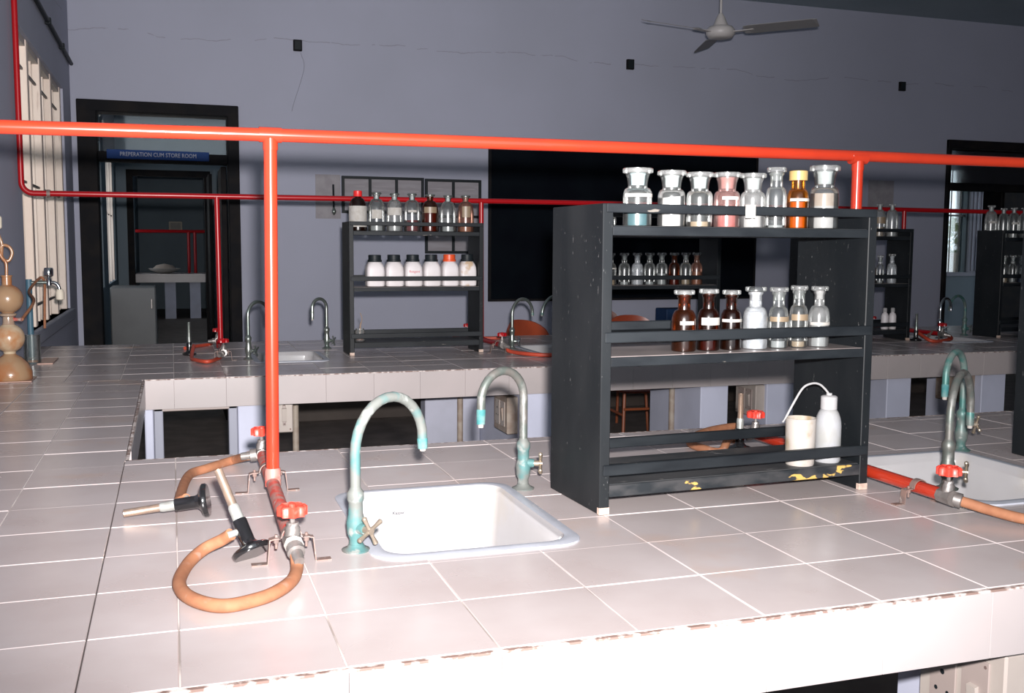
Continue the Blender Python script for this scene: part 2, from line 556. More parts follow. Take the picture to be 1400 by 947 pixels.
def lettering(text, size, mat, parent, M, name='lettering', depth=0.0004, align='CENTER', squeeze=1.0):
    cu = bpy.data.curves.new(name, 'FONT')
    cu.body = text
    cu.size = size
    cu.align_x = align
    cu.align_y = 'CENTER'
    cu.extrude = depth
    cu.resolution_u = 2
    tmp = bpy.data.objects.new('tmp_text', cu)
    COL.objects.link(tmp)
    bpy.context.view_layer.update()
    me = bpy.data.meshes.new_from_object(tmp.evaluated_get(bpy.context.evaluated_depsgraph_get()))
    bpy.data.objects.remove(tmp, do_unlink=True)
    me.name = name
    me.transform(M @ Matrix.Diagonal((squeeze, 1, 1, 1)))
    me.materials.clear()
    me.materials.append(MATS[mat])
    return link(name, me, parent)


def face_frame(origin, xdir, updir):
    """matrix whose local x runs along xdir, y along updir, z outwards"""
    x = Vector(xdir).normalized(); u = Vector(updir).normalized(); n = x.cross(u)
    return Matrix.Translation(Vector(origin)) @ Matrix((x, u, n)).transposed().to_4x4()


def axis_matrix(p, d):
    """matrix with local z along d at p"""
    return Matrix.Translation(Vector(p)) @ Vector(d).to_track_quat('Z', 'Y').to_matrix().to_4x4()


def subtract(rect, holes):
    rects = [rect]
    for (a0, a1, b0, b1) in holes:
        nxt = []
        for (x0, x1, y0, y1) in rects:
            if a1 <= x0 or a0 >= x1 or b1 <= y0 or b0 >= y1:
                nxt.append((x0, x1, y0, y1)); continue
            if y0 < b0: nxt.append((x0, x1, y0, b0))
            if y1 > b1: nxt.append((x0, x1, b1, y1))
            ya, yb = max(y0, b0), min(y1, b1)
            if x0 < a0: nxt.append((x0, a0, ya, yb))
            if x1 > a1: nxt.append((a1, x1, ya, yb))
        rects = nxt
    return [r for r in rects if r[1] - r[0] > 0.004 and r[3] - r[2] > 0.004]


def onx(px, py, x):
    r = ray(px, py)
    return CAMPOS + r * (x / r.x)


# ------------------------------------------------------------------ the room shell
XW, YW, ZC = -0.67, 8.2, BZ + 2.73
XR, YF = 9.3, -1.6
YFAR = 24.0
Y4 = 11.6
struct('floor', MB().box(XW - 0.3, XR + 6, YF, Y4 + 0.22, -0.1, 0.0).box(XW - 0.3, 1.1, Y4 + 0.22, YFAR + 0.5, -0.1, 0.0), 'floor')
struct('ceiling', MB().box(XW - 0.3, XR + 6, YF, Y4 + 0.22, ZC, ZC + 0.12).box(XW - 0.3, 1.1, Y4 + 0.22, YFAR + 0.5, ZC, ZC + 0.12), 'ceiling')
struct('ground', MB().box(1.1, 30, Y4 + 0.22, 40, -0.2, -0.1), 'foliage')
D1 = (-0.632, 0.512, BZ + 1.595)      # left doorway: x0, x1, top
D2 = (7.16, 8.62, BZ + 1.60)          # right doorway
wb = MB()
wb.box(XW, D1[0], YW, YW + 0.22, 0, ZC)
wb.box(D1[0], D1[1], YW, YW + 0.22, D1[2], ZC)
wb.box(D1[1], D2[0], YW, YW + 0.22, 0, ZC)
wb.box(D2[0], D2[1], YW, YW + 0.22, D2[2], ZC)
wb.box(D2[1], XR, YW, YW + 0.22, 0, ZC)
struct('wall_back', wb, 'wall_paint')
struct('wall_strip_back', MB().box(D1[1] + 0.002, D2[0] - 0.002, YW - 0.018, YW - 0.001, 0.0, 0.36, 0.003), 'strip_brown')  # dark brown strip along the foot of the back wall
W1 = (5.42, 7.64, BZ + 0.10, BZ + 1.585)   # left window opening: y0,y1,z0,z1
wl = MB()
wl.box(XW - 0.24, XW, YF, W1[0], 0, ZC)
wl.box(XW - 0.24, XW, W1[1], YW + 0.22, 0, ZC)
wl.box(XW - 0.24, XW, W1[0], W1[1], 0, W1[2])
wl.box(XW - 0.24, XW, W1[0], W1[1], W1[3], ZC)
struct('wall_left', wl, 'wall_paint')
struct('unseen_wall_front', MB().box(2.4, XR + 0.22, YF - 0.22, YF, 0, ZC), 'wall_paint')  # unseen part-wall behind the camera, left partly open to set the sky fill
struct('wall_right', MB().box(XR, XR + 0.22, YF, YW + 0.22, 0, ZC), 'wall_paint')

# left window: four bays of cream frame posts with a steel grille and a projecting sill
win = link('window_1', None)
win['kind'] = 'structure'
MB().box(XW - 0.25, XW + 0.03, W1[0] - 0.04, W1[1] + 0.04, W1[2] - 0.07, W1[2], 0.004).build('sill', 'steel_frame', win)
bay = (W1[1] - W1[0]) / 4
for k in range(4):
    y1 = W1[0] + bay * (k + 1) - 0.02
    p = MB()
    p.box(XW - 0.235, XW - 0.10, y1 - 0.05, y1 + 0.02, W1[2], W1[3], 0.004)
    p.box(XW - 0.10, XW - 0.055, y1 - 0.035, y1 + 0.02, W1[2], W1[3], 0.003)
    p.box(XW - 0.055, XW - 0.015, y1 - 0.055, y1 + 0.02, W1[2], W1[3], 0.003)
    post = p.build('frame_post', 'shutter_cream', win)
    r = MB()
    for q in range(9):
        zz = W1[2] + 0.12 + q * 0.165
        r.lathe([(0.004, 0), (0.004, 0.006), (0.002, 0.008)], 8, M=axis_matrix((XW - 0.165, y1 - 0.05, zz), (0, -1, 0)))
    r.build('rivet', 'window_bar', post)['kind'] = 'stuff'
    MB().box(XW - 0.15, XW - 0.14, y1 - bay + 0.03, y1 - 0.05, W1[2], W1[3]).build('pane', 'glass_hazy', win)
    for vv in (0.25, 0.5, 0.75):
        MB().box(XW - 0.060, XW - 0.048, y1 - bay * vv - 0.006, y1 - bay * vv + 0.006, W1[2], W1[3]).build('grille_bar', 'shutter_cream', win)
    for zz in (0.10, 0.75, 1.33):
        MB().box(XW - 0.045, XW - 0.033, y1 - bay + 0.03, y1 - 0.056, W1[2] + zz, W1[2] + zz + 0.012).build('cross_bar', 'window_bar', win)
MB().box(XW - 0.235, XW - 0.02, W1[0], W1[1], W1[3] - 0.035, W1[3]).build('head_rail', 'window_frame_paint', win)

# left doorway: black frame, transom bar, fanlight glass, door leaves folded back
d1 = link('door_1', None)
d1['kind'] = 'structure'
fw = 0.085
MB().box(D1[0], D1[0] + fw + 0.05, YW - 0.03, YW + 0.16, 0, D1[2], 0.006).build('jamb', 'door_paint', d1)
MB().box(D1[1] - fw, D1[1], YW - 0.03, YW + 0.16, 0, D1[2], 0.006).build('jamb', 'door_paint', d1)
MB().box(D1[0], D1[1], YW - 0.031, YW + 0.161, D1[2] - 0.085, D1[2], 0.006).build('lintel', 'door_paint', d1)
MB().box(D1[0] + fw + 0.05, D1[1] - fw, YW - 0.02, YW + 0.15, BZ + 1.155, BZ + 1.225, 0.004).build('transom_bar', 'door_paint', d1)
MB().box(D1[0] + fw + 0.05, D1[1] - fw, YW + 0.08, YW + 0.085, BZ + 1.225, D1[2] - 0.085).build('fanlight_pane', 'window_glass', d1)
leaf = MB().box(D1[1] - 0.13, D1[1] - 0.09, YW + 0.16, YW + 0.70, 0.01, BZ + 1.15, 0.004)
leaf.build('door_leaf', 'door_paint', d1)
sg = thing('door_sign', 'blue sign with pale capital letters on the transom of the left doorway', 'sign', (0, 0, 0))
ps0, ps1 = ony(146, 218, YW - 0.03), ony(286, 219, YW - 0.03)
zs = BZ + 1.205
MB().box(ps0.x, ps1.x, YW - 0.032, YW - 0.02, zs - 0.034, zs + 0.034, 0.003).build('sign_board', 'sign_blue', sg)
lettering('PREPERATION CUM STORE ROOM', 0.044, 'sign_letter', sg,
          face_frame(((ps0.x + ps1.x) / 2, YW - 0.0335, zs), (1, 0, 0), (0, 0, 1)), squeeze=0.80)

# preparation room behind the left doorway, and the second laboratory beyond it
struct('wall_prep_right', MB().box(0.9, 1.1, YW + 0.22, YFAR, 0, ZC), 'dim_teal_paint')
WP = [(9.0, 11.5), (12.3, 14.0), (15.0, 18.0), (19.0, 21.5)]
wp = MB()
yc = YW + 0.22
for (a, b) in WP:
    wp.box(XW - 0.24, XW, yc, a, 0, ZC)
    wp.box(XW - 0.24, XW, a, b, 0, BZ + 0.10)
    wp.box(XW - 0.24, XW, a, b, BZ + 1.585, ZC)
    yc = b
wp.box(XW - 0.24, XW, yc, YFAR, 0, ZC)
struct('wall_prep_left', wp, 'dim_teal_paint')
for n, (a, b) in enumerate(WP):
    w = link('window_%d' % (n + 3), None)
    w['kind'] = 'structure'
    k = max(1, round((b - a) / 0.55))
    for q in range(k):
        y1 = a + (b - a) * (q + 1) / k
        MB().box(XW - 0.235, XW - 0.02, y1 - 0.06, y1, BZ + 0.10, BZ + 1.585).build('frame_post', 'shutter_cream', w)
        MB().box(XW - 0.045, XW - 0.033, y1 - (b - a) / k, y1 - 0.06, BZ + 0.9, BZ + 0.912).build('cross_bar', 'window_bar', w)
Y3 = 14.5
D3 = (ony(172, 235, Y3).x, ony(287, 235, Y3).x, ony(230, 233, Y3).z)
w3 = MB()
w3.box(XW, D3[0], Y3, Y3 + 0.2, 0, ZC)
w3.box(D3[0], D3[1], Y3, Y3 + 0.2, D3[2], ZC)
w3.box(D3[1], 0.9, Y3, Y3 + 0.2, 0, ZC)
struct('wall_prep_far', w3, 'dim_teal_paint')
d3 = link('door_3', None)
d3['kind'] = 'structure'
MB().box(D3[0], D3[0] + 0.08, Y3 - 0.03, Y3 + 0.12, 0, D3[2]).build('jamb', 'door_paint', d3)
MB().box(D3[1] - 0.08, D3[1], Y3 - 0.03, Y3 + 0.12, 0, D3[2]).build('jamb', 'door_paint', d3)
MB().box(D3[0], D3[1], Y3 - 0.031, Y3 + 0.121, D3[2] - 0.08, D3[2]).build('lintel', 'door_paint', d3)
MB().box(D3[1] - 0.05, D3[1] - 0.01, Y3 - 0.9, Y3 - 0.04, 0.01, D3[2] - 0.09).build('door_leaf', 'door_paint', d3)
struct('wall_far', MB().box(XW, 0.9, YFAR, YFAR + 0.2, 0, ZC), 'dim_teal_paint')

fr = thing('refrigerator', 'grey metal refrigerator standing inside the preparation room doorway', 'refrigerator')
fa, fb = ony(150, 392, 10.9), ony(213, 392, 10.9)
MB().box(fa.x, fb.x, 10.9, 11.35, 0.06, fa.z, 0.012).build('cabinet', 'fridge_grey', fr)
MB().box(fa.x + 0.005, fb.x - 0.005, 10.865, 10.897, 0.1, fa.z - 0.006, 0.008).build('door', 'fridge_grey', fr)
MB().box(fb.x - 0.05, fb.x - 0.035, 10.84, 10.866, fa.z - 0.22, fa.z - 0.12, 0.003).build('handle', 'grey_metal', fr)
MB().box(fa.x + 0.02, fb.x - 0.02, 10.93, 11.3, 0.0, 0.06).build('plinth', 'cap_black', fr)

# bench, gas pipe and clutter of the laboratory beyond
fb_ = thing('laboratory_bench', 'distant pale bench on two white supports seen through both doorways', 'bench')
yb = 20.6
MB().box(XW + 0.004, 0.88, yb, yb + 1.4, BZ - 0.02, BZ, 0.004).build('worktop', 'tile', fb_)
MB().box(XW + 0.01, 0.87, yb + 0.01, yb + 0.06, BZ - 0.16, BZ - 0.021).build('fascia', 'edge_tile', fb_)
for px in (233, 267):
    x = ony(px, 400, yb + 0.1).x
    MB().box(x - 0.10, x + 0.10, yb + 0.1, yb + 0.5, 0, BZ - 0.021).build('support', 'bench_paint', fb_)
gp = thing('gas_pipe', 'thin distant red gas pipe over the bench beyond the doorways', 'pipe')
zq = ony(240, 316, yb + 0.8).z
MB().tube([(XW + 0.01, yb + 0.8, zq), (0.89, yb + 0.8, zq)], 0.03, 8).build('header_pipe', 'red_far', gp)
x = ony(258, 330, yb + 0.8).x
MB().tube([(x, yb + 0.8, zq - 0.02), (x, yb + 0.8, BZ + 0.002)], 0.03, 8).build('drop_pipe', 'red_far', gp)
MB().tube([(x + 0.12, yb + 0.8, zq - 0.02), (x + 0.12, yb + 0.8, BZ + 0.002)], 0.03, 8).build('drop_pipe', 'red_far', gp)
sb = thing('wall_clock', 'small pale square box on the far wall above the distant red pipe', 'box')
c = ony(240, 309, YFAR - 0.05)
MB().box(c.x - 0.14, c.x + 0.14, YFAR - 0.08, YFAR, c.z - 0.1, c.z + 0.1, 0.01).build('case', 'cork_white', sb)
MB().box(c.x - 0.11, c.x + 0.11, YFAR - 0.086, YFAR - 0.08, c.z - 0.075, c.z + 0.075).build('cover', 'paper_label', sb)
dsh = thing('glass_dish', 'pale dish heaped on the distant bench beyond both doorways', 'dish')
c = ony(225, 365, yb + 0.45)
MB().lathe([(0.10, 0), (0.26, 0.06), (0.30, 0.10), (0.28, 0.10), (0.2, 0.05)], 16, (c.x, yb + 0.45, BZ + 0.001)).build('dish_bowl', 'paper_label', dsh)
MB().lathe([(0.24, 0.08), (0.15, 0.16), (0.0, 0.19)], 12, (c.x, yb + 0.45, BZ + 0.001)).build('contents', 'powder_beige', dsh)

# right doorway and what shows through it
d2 = link('door_2', None)
d2['kind'] = 'structure'
MB().box(D2[0], D2[0] + 0.045, YW - 0.03, YW + 0.16, 0, D2[2], 0.006).build('jamb', 'door_paint', d2)
MB().box(D2[1] - 0.09, D2[1], YW - 0.03, YW + 0.16, 0, D2[2], 0.006).build('jamb', 'door_paint', d2)
MB().box(D2[0], D2[1], YW - 0.031, YW + 0.161, D2[2] - 0.08, D2[2], 0.006).build('lintel', 'door_paint', d2)
MB().box(D2[0] + 0.045, D2[1] - 0.09, YW - 0.02, YW + 0.15, BZ + 1.12, BZ + 1.19, 0.004).build('transom_bar', 'door_paint', d2)
MB().box(D2[0] + 0.045, D2[1] - 0.09, YW + 0.08, YW + 0.085, BZ + 1.19, D2[2] - 0.08).build('fanlight_pane', 'window_glass', d2)
wa, wz = ony(1297, 232, Y4), ony(1318, 372, Y4)
W2 = (wa.x - 0.9, wz.x, wz.z, wa.z)
w4 = MB()
w4.box(5.0, W2[0], Y4, Y4 + 0.10, 0, ZC)
w4.box(W2[0], W2[1], Y4, Y4 + 0.10, 0, W2[2])
w4.box(W2[0], W2[1], Y4, Y4 + 0.10, W2[3], ZC)
w4.box(W2[1], XR + 6, Y4, Y4 + 0.10, 0, ZC)
struct('wall_store_far', w4, 'dim_teal_paint')
struct('wall_store_left', MB().box(5.0, 5.2, YW + 0.22, Y4, 0, ZC), 'dim_teal_paint')
struct('wall_store_right', MB().box(XR + 5.8, XR + 6, YW + 0.22, Y4, 0, ZC), 'dim_teal_paint')
w2 = link('window_2', None)
w2['kind'] = 'structure'
for q in range(8):
    x = W2[0] + (W2[1] - W2[0]) * (q + 0.5) / 8
    MB().box(x - 0.006, x + 0.006, Y4 + 0.04, Y4 + 0.052, W2[2], W2[3]).build('grille_bar', 'window_bar', w2)
for z in (0.55, 0.86):
    zz = W2[2] + (W2[3] - W2[2]) * z
    MB().box(W2[0], W2[1], Y4 + 0.03, Y4 + 0.06, zz, zz + 0.025).build('cross_bar', 'window_bar', w2)
MB().box(W2[0], W2[1], Y4 + 0.075, Y4 + 0.08, W2[2], W2[3]).build('pane', 'window_glass', w2)
MB().box(W2[0], W2[1] + 0.5, Y4 - 0.06, Y4 + 0.02, W2[2] - 0.05, W2[2]).build('sill', 'steel_frame', w2)
c = ony(1345, 300, Y4 - 0.04)
MB().box(W2[1] + 0.01, c.x, Y4 - 0.05, Y4 - 0.02, W2[2], W2[3], 0.004).build('casement_leaf', 'steel_frame', w2)
for q in range(3):
    x = W2[1] + 0.06 + q * (c.x - W2[1] - 0.1) / 2.4
    MB().box(x, x + 0.018, Y4 - 0.065, Y4 - 0.05, W2[2] + 0.02, W2[3] - 0.02).build('casement_stile', 'bench_grey', w2)
cb = thing('storage_cabinet', 'tall black cabinet in the dark room behind the right doorway', 'cabinet')
ca = ony(1344, 262, 10.1)
MB().box(ca.x, ca.x + 1.3, 9.8, 10.1, 0.0, ca.z, 0.008).build('carcass', 'door_paint', cb)
MB().box(ca.x + 0.02, ca.x + 0.64, 9.775, 9.798, 0.06, ca.z - 0.02, 0.004).build('door', 'door_paint', cb)
MB().box(ca.x + 0.66, ca.x + 1.28, 9.775, 9.798, 0.06, ca.z - 0.02, 0.004).build('door', 'door_paint', cb)
MB().box(ca.x + 0.60, ca.x + 0.615, 9.75, 9.776, 1.0, 1.12, 0.003).build('handle', 'dull_steel', cb)
# garden seen through the right window
tr = thing('garden_tree', 'green leafy tree outside the barred window of the right doorway', 'tree')
tc = ony(1307, 330, 17.0)
cr = MB()
for q in range(260):
    a, b, rr = random.uniform(0, 2 * PI), math.acos(random.uniform(-1, 1)), random.uniform(0.5, 1.0)
    p = Vector((math.cos(a) * math.sin(b) * 1.7 * rr, math.sin(a) * math.sin(b) * 1.2 * rr, math.cos(b) * 0.45 * rr))
    d = Vector((random.uniform(-1, 1), random.uniform(-1, 1), random.uniform(-1, 1))).normalized() * 0.16
    e = d.orthogonal().normalized() * 0.10
    g = Vector((tc.x, 17.6, tc.z)) + p
    cr.add([g - d, g + e, g + d, g - e], [(0, 1, 2, 3)])
cro = cr.build('crown', 'foliage', tr)
cro['kind'] = 'stuff'
MB().tube([(tc.x, 17.6, -0.1), (tc.x + 0.05, 17.6, tc.z - 0.2)], [0.12, 0.08], 8).build('trunk', 'twig', tr)
gw = tag(MB().box(tc.x - 4, tc.x + 4, 15.2, 15.4, -0.1, ony(1307, 345, 15.2).z).build('garden_wall', 'pale_plaster'),
         'low pale garden wall outside the window beyond the right doorway', 'wall', kind='structure')

# ------------------------------------------------------------------ tiled benches
TH = 0.012          # tile thickness
YA0, YA1 = 1.252, 2.668     # front bench
YB0, YB1 = 4.300, 5.870     # back bench
XL = -0.122                 # inner edge of the wall bench
XE = 6.6
SINKS_A = [(0.318, 0.700, 1.668, 2.172), (1.585, 1.975, 1.668, 2.172)]
SINKS_B = [(0.355, 0.695, 4.77, 5.24), (1.745, 2.085, 4.77, 5.24), (3.10, 3.44, 4.77, 5.24), (4.25, 4.59, 4.77, 5.24)]
_tile_cache = {}


def tile_piece(parent, x0, x1, y0, y1, holes, name='tile', mat='tile', g=0.0019):
    rs = subtract((x0 + g / 2, x1 - g / 2, y0 + g / 2, y1 - g / 2), holes)
    if not rs:
        return
    dz = random.choice((0, 0, -0.0004, -0.0008))
    if len(rs) == 1 and not any(not (a1 <= x0 or a0 >= x1 or b1 <= y0 or b0 >= y1) for a0, a1, b0, b1 in holes):
        key = (round(x1 - x0, 3), round(y1 - y0, 3))
        if key not in _tile_cache:
            w, d = (x1 - x0 - g) / 2, (y1 - y0 - g) / 2
            _tile_cache[key] = MB().box(-w, w, -d, d, -TH, 0, 0.0012).mesh('tile', mat)
        link(name, _tile_cache[key], parent, ((x0 + x1) / 2, (y0 + y1) / 2, BZ + dz))
        return
    m = MB()
    for r in rs:
        m.box(r[0], r[1], r[2], r[3], BZ - TH + dz, BZ + dz)
    m.build(name, mat, parent)


def top_grid(parent, xs, ys, holes):
    for i in range(len(xs) - 1):
        for j in range(len(ys) - 1):
            tile_piece(parent, xs[i], xs[i + 1], ys[j], ys[j + 1], holes)


def slab(parent, x0, x1, y0, y1, holes):
    m = MB()
    for r in subtract((x0, x1, y0, y1), holes):
        m.box(r[0], r[1], r[2], r[3], BZ - 0.10, BZ - TH - 0.0005)
    m.build('slab', 'mortar', parent)
    m = MB()
    for r in subtract((x0 + 0.001, x1 - 0.001, y0 + 0.001, y1 - 0.001), holes):
        m.box(r[0], r[1], r[2], r[3], BZ - TH, BZ - 0.0016)
    m.build('grout_bed', 'grout', parent)


def edge_row(parent, xs, y, out, h=0.112):
    """vertical edge tiles along X on the plane y; out = -1 faces the camera"""
    for i in range(len(xs) - 1):
        a, b = xs[i] + 0.0003, xs[i + 1] - 0.0003
        y0, y1 = (y - 0.010, y - 0.001) if out < 0 else (y + 0.001, y + 0.010)
        MB().box(a, b, y0, y1, BZ - h, BZ - 0.0045, 0.0005).build('edge_tile', 'edge_tile', parent)
    y0, y1 = (y - 0.0085, y - 0.001) if out < 0 else (y + 0.001, y + 0.0085)
    MB().box(xs[0], xs[-1], y0, y1, BZ - 0.0045, BZ - 0.001).build('chipped_joint', 'chipped_edge', parent)


def steps(a, b, pitch, start):
    """grid lines from a to b, on start + k*pitch"""
    out = [a]
    k = math.ceil((a - start) / pitch + 1e-6)
    v = start + k * pitch
    while v < b - 0.03:
        if v - a > 0.03:
            out.append(v)
        v += pitch
    out.append(b)
    return out


XA1 = 3.42
xsA = steps(XL, XA1, 0.2026, -0.003)
ysA = steps(YA0, YA1, 0.1945, YA0)
benchA = thing('laboratory_bench', 'long front bench topped with square grey tiles carrying the near sinks', 'bench')
HA = [(a + 0.0185, b - 0.0185, c + 0.0185, d - 0.0185) for a, b, c, d in SINKS_A]
HB = [(a + 0.0185, b - 0.0185, c + 0.0185, d - 0.0185) for a, b, c, d in SINKS_B]
slab(benchA, XL + 0.002, XA1, YA0, YA1, HA)
top_grid(benchA, xsA, ysA, HA)
edge_row(benchA, xsA, YA0, -1)
edge_row(benchA, xsA, YA1, 1)
for (a, b, c, d, mt) in ((1.335, 1.75, 1.31, 1.60, 'bench_paint'), (0.95, 1.10, 1.95, 2.2, 'bench_grey'), (2.7, 3.1, 1.31, 1.6, 'bench_paint'), (-0.12, 0.1, 1.31, 1.6, 'bench_paint')):
    MB().box(a, b, c, d, 0, BZ - 0.101, 0.004).build('support', mt, benchA)

xsL = [XW + 0.004, -0.524, -0.322, XL]
ysL = steps(0.1, YB0, 0.1945, YA0)
benchL = thing('laboratory_bench', 'narrow tiled side bench running along the window wall on the left', 'bench')
slab(benchL, XW + 0.004, XL, 0.1, YB0 - 0.001, [])
top_grid(benchL, xsL, ysL, [])
for j in range(len(ysL) - 1):
    if ysL[j] > YA1 - 0.05 or ysL[j + 1] < YA0:
        MB().box(XL + 0.001, XL + 0.010, max(ysL[j], 0.1) + 0.0008, ysL[j + 1] - 0.0008, BZ - 0.112, BZ - 0.0045, 0.0005).build('edge_tile', 'edge_tile', benchL)
MB().box(XL + 0.001, XL + 0.0085, YA1, YB0, BZ - 0.0045, BZ - 0.001).build('chipped_joint', 'chipped_edge', benchL)
for (c, d) in ((0.6, 1.0), (2.85, 3.1), (3.4, 3.75)):
    MB().box(XL - 0.35, XL - 0.02, c, d, 0, BZ - 0.101).build('support', 'bench_paint', benchL)

xsB = steps(XW + 0.004, XE, 0.2026, -0.003)
ysB = steps(YB0, YB1, 0.1963, YB0)
benchB = thing('laboratory_bench', 'long back bench with dark reflecting tiles carrying the far racks', 'bench')
slab(benchB, XW + 0.004, XE, YB0, YB1, HB)
top_grid(benchB, xsB, ysB, HB)
edge_row(benchB, steps(XL, XE, 0.2026, -0.003), YB0, -1, 0.122)
MB().box(XW + 0.004, XE, YB1 + 0.001, YB1 + 0.01, BZ - 0.11, BZ - 0.001).build('edge_strip', 'edge_tile', benchB)
ZU = BZ - 0.101
YS = YB0 + 0.03
# masonry supports under the back bench
for (a, b, c, d, mt) in ((XL + 0.003, -0.085, YS, YS + 0.35, 'bench_paint'), (0.245, 0.405, YS, YS + 0.12, 'bench_paint'),
                         (1.480, 1.72, YS, 5.05, 'bench_paint'), (1.19, 1.478, 4.95, 5.05, 'bench_grey'),
                         (2.400, 2.55, YS, 4.88, 'bench_paint'), (2.765, 3.10, YS, 4.60, 'bench_paint'),
                         (3.475, 3.625, YS, 4.60, 'bench_paint'), (4.08, 4.24, YS, 4.75, 'bench_paint'),
                         (4.9, 5.2, YS, 4.75, 'bench_paint')):
    MB().box(a, b, c, d, 0, ZU, 0.004).build('support', mt, benchB)
MB().box(-0.085, 0.245, YS, YS + 0.03, ZU - 0.006, ZU).build('hatch_head', 'bench_paint', benchB)
for (a, b, c, d) in ((-0.083, -0.048, 0, ZU - 0.008), (0.208, 0.243, 0, ZU - 0.008)):
    MB().box(a, b, YS - 0.006, YS + 0.10, c, d, 0.003).build('hatch_jamb', 'steel_frame', benchB)
MB().box(-0.083, 0.243, YS - 0.006, YS + 0.02, ZU - 0.036, ZU - 0.010, 0.003).build('hatch_lintel', 'pinkish_plate', benchB)

# ------------------------------------------------------------------ sinks


def rrect(x0, x1, y0, y1, r, z, n=6):
    pts = []
    for (cx, cy, a0) in ((x1 - r, y1 - r, 0), (x0 + r, y1 - r, 90), (x0 + r, y0 + r, 180), (x1 - r, y0 + r, 270)):
        for k in range(n + 1):
            a = math.radians(a0 + 90 * k / n)
            pts.append((cx + r * math.cos(a), cy + r * math.sin(a), z))
    return pts


def sink(rect, label, logo=True, rim_mat='sink_rim'):
    x0, x1, y0, y1 = rect
    t = thing('ceramic_sink', label, 'sink', ((x0 + x1) / 2, (y0 + y1) / 2, BZ))
    w, d = (x1 - x0) / 2, (y1 - y0) / 2

    def loop(ins, r, z):
        return rrect(-w + ins, w - ins, -d + ins, d - ins, r, z)

    def skin(m, loops, cap=False):
        n = len(loops[0])
        v = [p for l in loops for p in l]
        f = []
        for i in range(len(loops) - 1):
            for k in range(n):
                f.append([i * n + k, i * n + (k + 1) % n, (i + 1) * n + (k + 1) % n, (i + 1) * n + k])
        if cap:
            o = (len(loops) - 1) * n
            f.append([o + k for k in range(n)])
        m.add(v, f, True)
        return m
    basin = skin(MB(), [loop(0.021, 0.046, 0.0035), loop(0.026, 0.044, -0.002), loop(0.029, 0.043, -0.02), loop(0.042, 0.045, -0.15),
                        loop(0.055, 0.05, -0.168), loop(0.085, 0.05, -0.175), loop(0.15, 0.03, -0.178)], True)
    basin.build('basin', 'porcelain', t)
    rim = skin(MB(), [loop(-0.004, 0.055, -0.003), loop(-0.003, 0.055, 0.0025), loop(0.006, 0.052, 0.0042), loop(0.015, 0.049, 0.0045), loop(0.021, 0.046, 0.0035)])
    rim.build('rim', rim_mat, t)
    MB().lathe([(0.028, 0), (0.028, 0.003), (0.02, 0.004), (0.019, 0.001), (0, 0.001)], 16, (0, 0, -0.1785)).build('drain', 'dull_steel', t)
    if logo:
        M = face_frame((-0.055, d - 0.0355, -0.043), (1, 0, 0), (0, -0.06, 1))
        lettering('Kaspar', 0.0095, 'ink', t, M)
        lettering('ceramic', 0.0045, 'faint_ink', t, face_frame((-0.05, d - 0.0362, -0.051), (1, 0, 0), (0, -0.06, 1)))
    return t


sink(SINKS_A[0], 'white ceramic sink in the middle of the front bench, wholly in view')
sink(SINKS_A[1], 'white ceramic sink cut off by the right edge of the photo')
sink(SINKS_B[0], 'small white sink in the back bench left of the jar rack', False)
sink(SINKS_B[1], 'white sink in the back bench half hidden by the front rack', False)
sink(SINKS_B[2], 'white sink in the back bench behind the middle shelf of the front rack', False)
sink(SINKS_B[3], 'white sink in the back bench at the far right before the dark doorway', False)


# ------------------------------------------------------------------ swan-neck taps
def tap(label, base, tip, top, hdir, mats, sc=1.0, hz=0.042):
    """base (x,y), tip (x,y,z above bench), top = height of the arch, hdir = direction of the cross handle"""
    body_m, pipe_m, tip_m, hand_m = mats
    t = thing('swan_neck_tap', label, 'tap', (base[0], base[1], BZ))
    MB().lathe([(0.024, 0), (0.025, 0.003), (0.016, 0.007), (0.013, 0.012)], 20).build('flange', body_m, t)
    MB().lathe([(0.0125, 0.008), (0.0115, 0.022), (0.0155, 0.032), (0.0165, 0.052), (0.013, 0.066), (0.0125, 0.086), (0.015, 0.092), (0.015, 0.104), (0.0105, 0.110), (0.0085, 0.116)], 18).build('body', body_m, t)
    dx, dy = tip[0] - base[0], tip[1] - base[1]
    reach = math.hypot(dx, dy)
    u = Vector((dx / reach, dy / reach, 0))
    r = reach / 2
    zc = top - r * 1.02
    pts = [Vector((0, 0, 0.108)), Vector((0, 0, (0.108 + zc) / 2)), Vector((0, 0, zc - 0.005))]
    for k in range(0, 15):
        a = PI - PI * k / 14 * 0.93
        pts.append(u * (r + r * math.cos(a)) + Vector((0, 0, zc + r * 1.02 * math.sin(a))))
    end = u * reach + Vector((0, 0, tip[2]))
    mid = pts[-1].lerp(end, 0.45)
    pts += [mid]
    MB().tube(pts, 0.0088 * sc, 14).build('spout', pipe_m, t)
    MB().tube([mid - (end - mid) * 0.15, mid, mid.lerp(end, 0.8)], [0.0080 * sc, 0.0096 * sc, 0.0088 * sc], 14).build('nozzle_sleeve', tip_m, t)
    MB().tube([mid.lerp(end, 0.7), end], [0.0066, 0.0058], 10).build('nozzle', 'lime_scale', t)
    h = Vector((hdir[0], hdir[1], 0)).normalized()
    hp = Vector((0, 0, hz))
    MB().tube([hp, hp + h * 0.024], [0.012, 0.009], 14).build('valve_bonnet', body_m, t)
    hm = MB()
    hm.tube([hp + h * 0.022, hp + h * 0.042], 0.0065, 12)
    c = hp + h * 0.038
    s = h.cross(Vector((0, 0, 1)))
    for k in range(4):
        a = PI / 4 + 0.3 + k * PI / 2
        d = s * math.cos(a) + Vector((0, 0, math.sin(a)))
        hm.tube([c, c + d * 0.014, c + d * 0.027, c + d * 0.029], [0.0042, 0.0034, 0.0048, 0.003], 10)
    hm.build('cross_handle', hand_m, t)
    return t


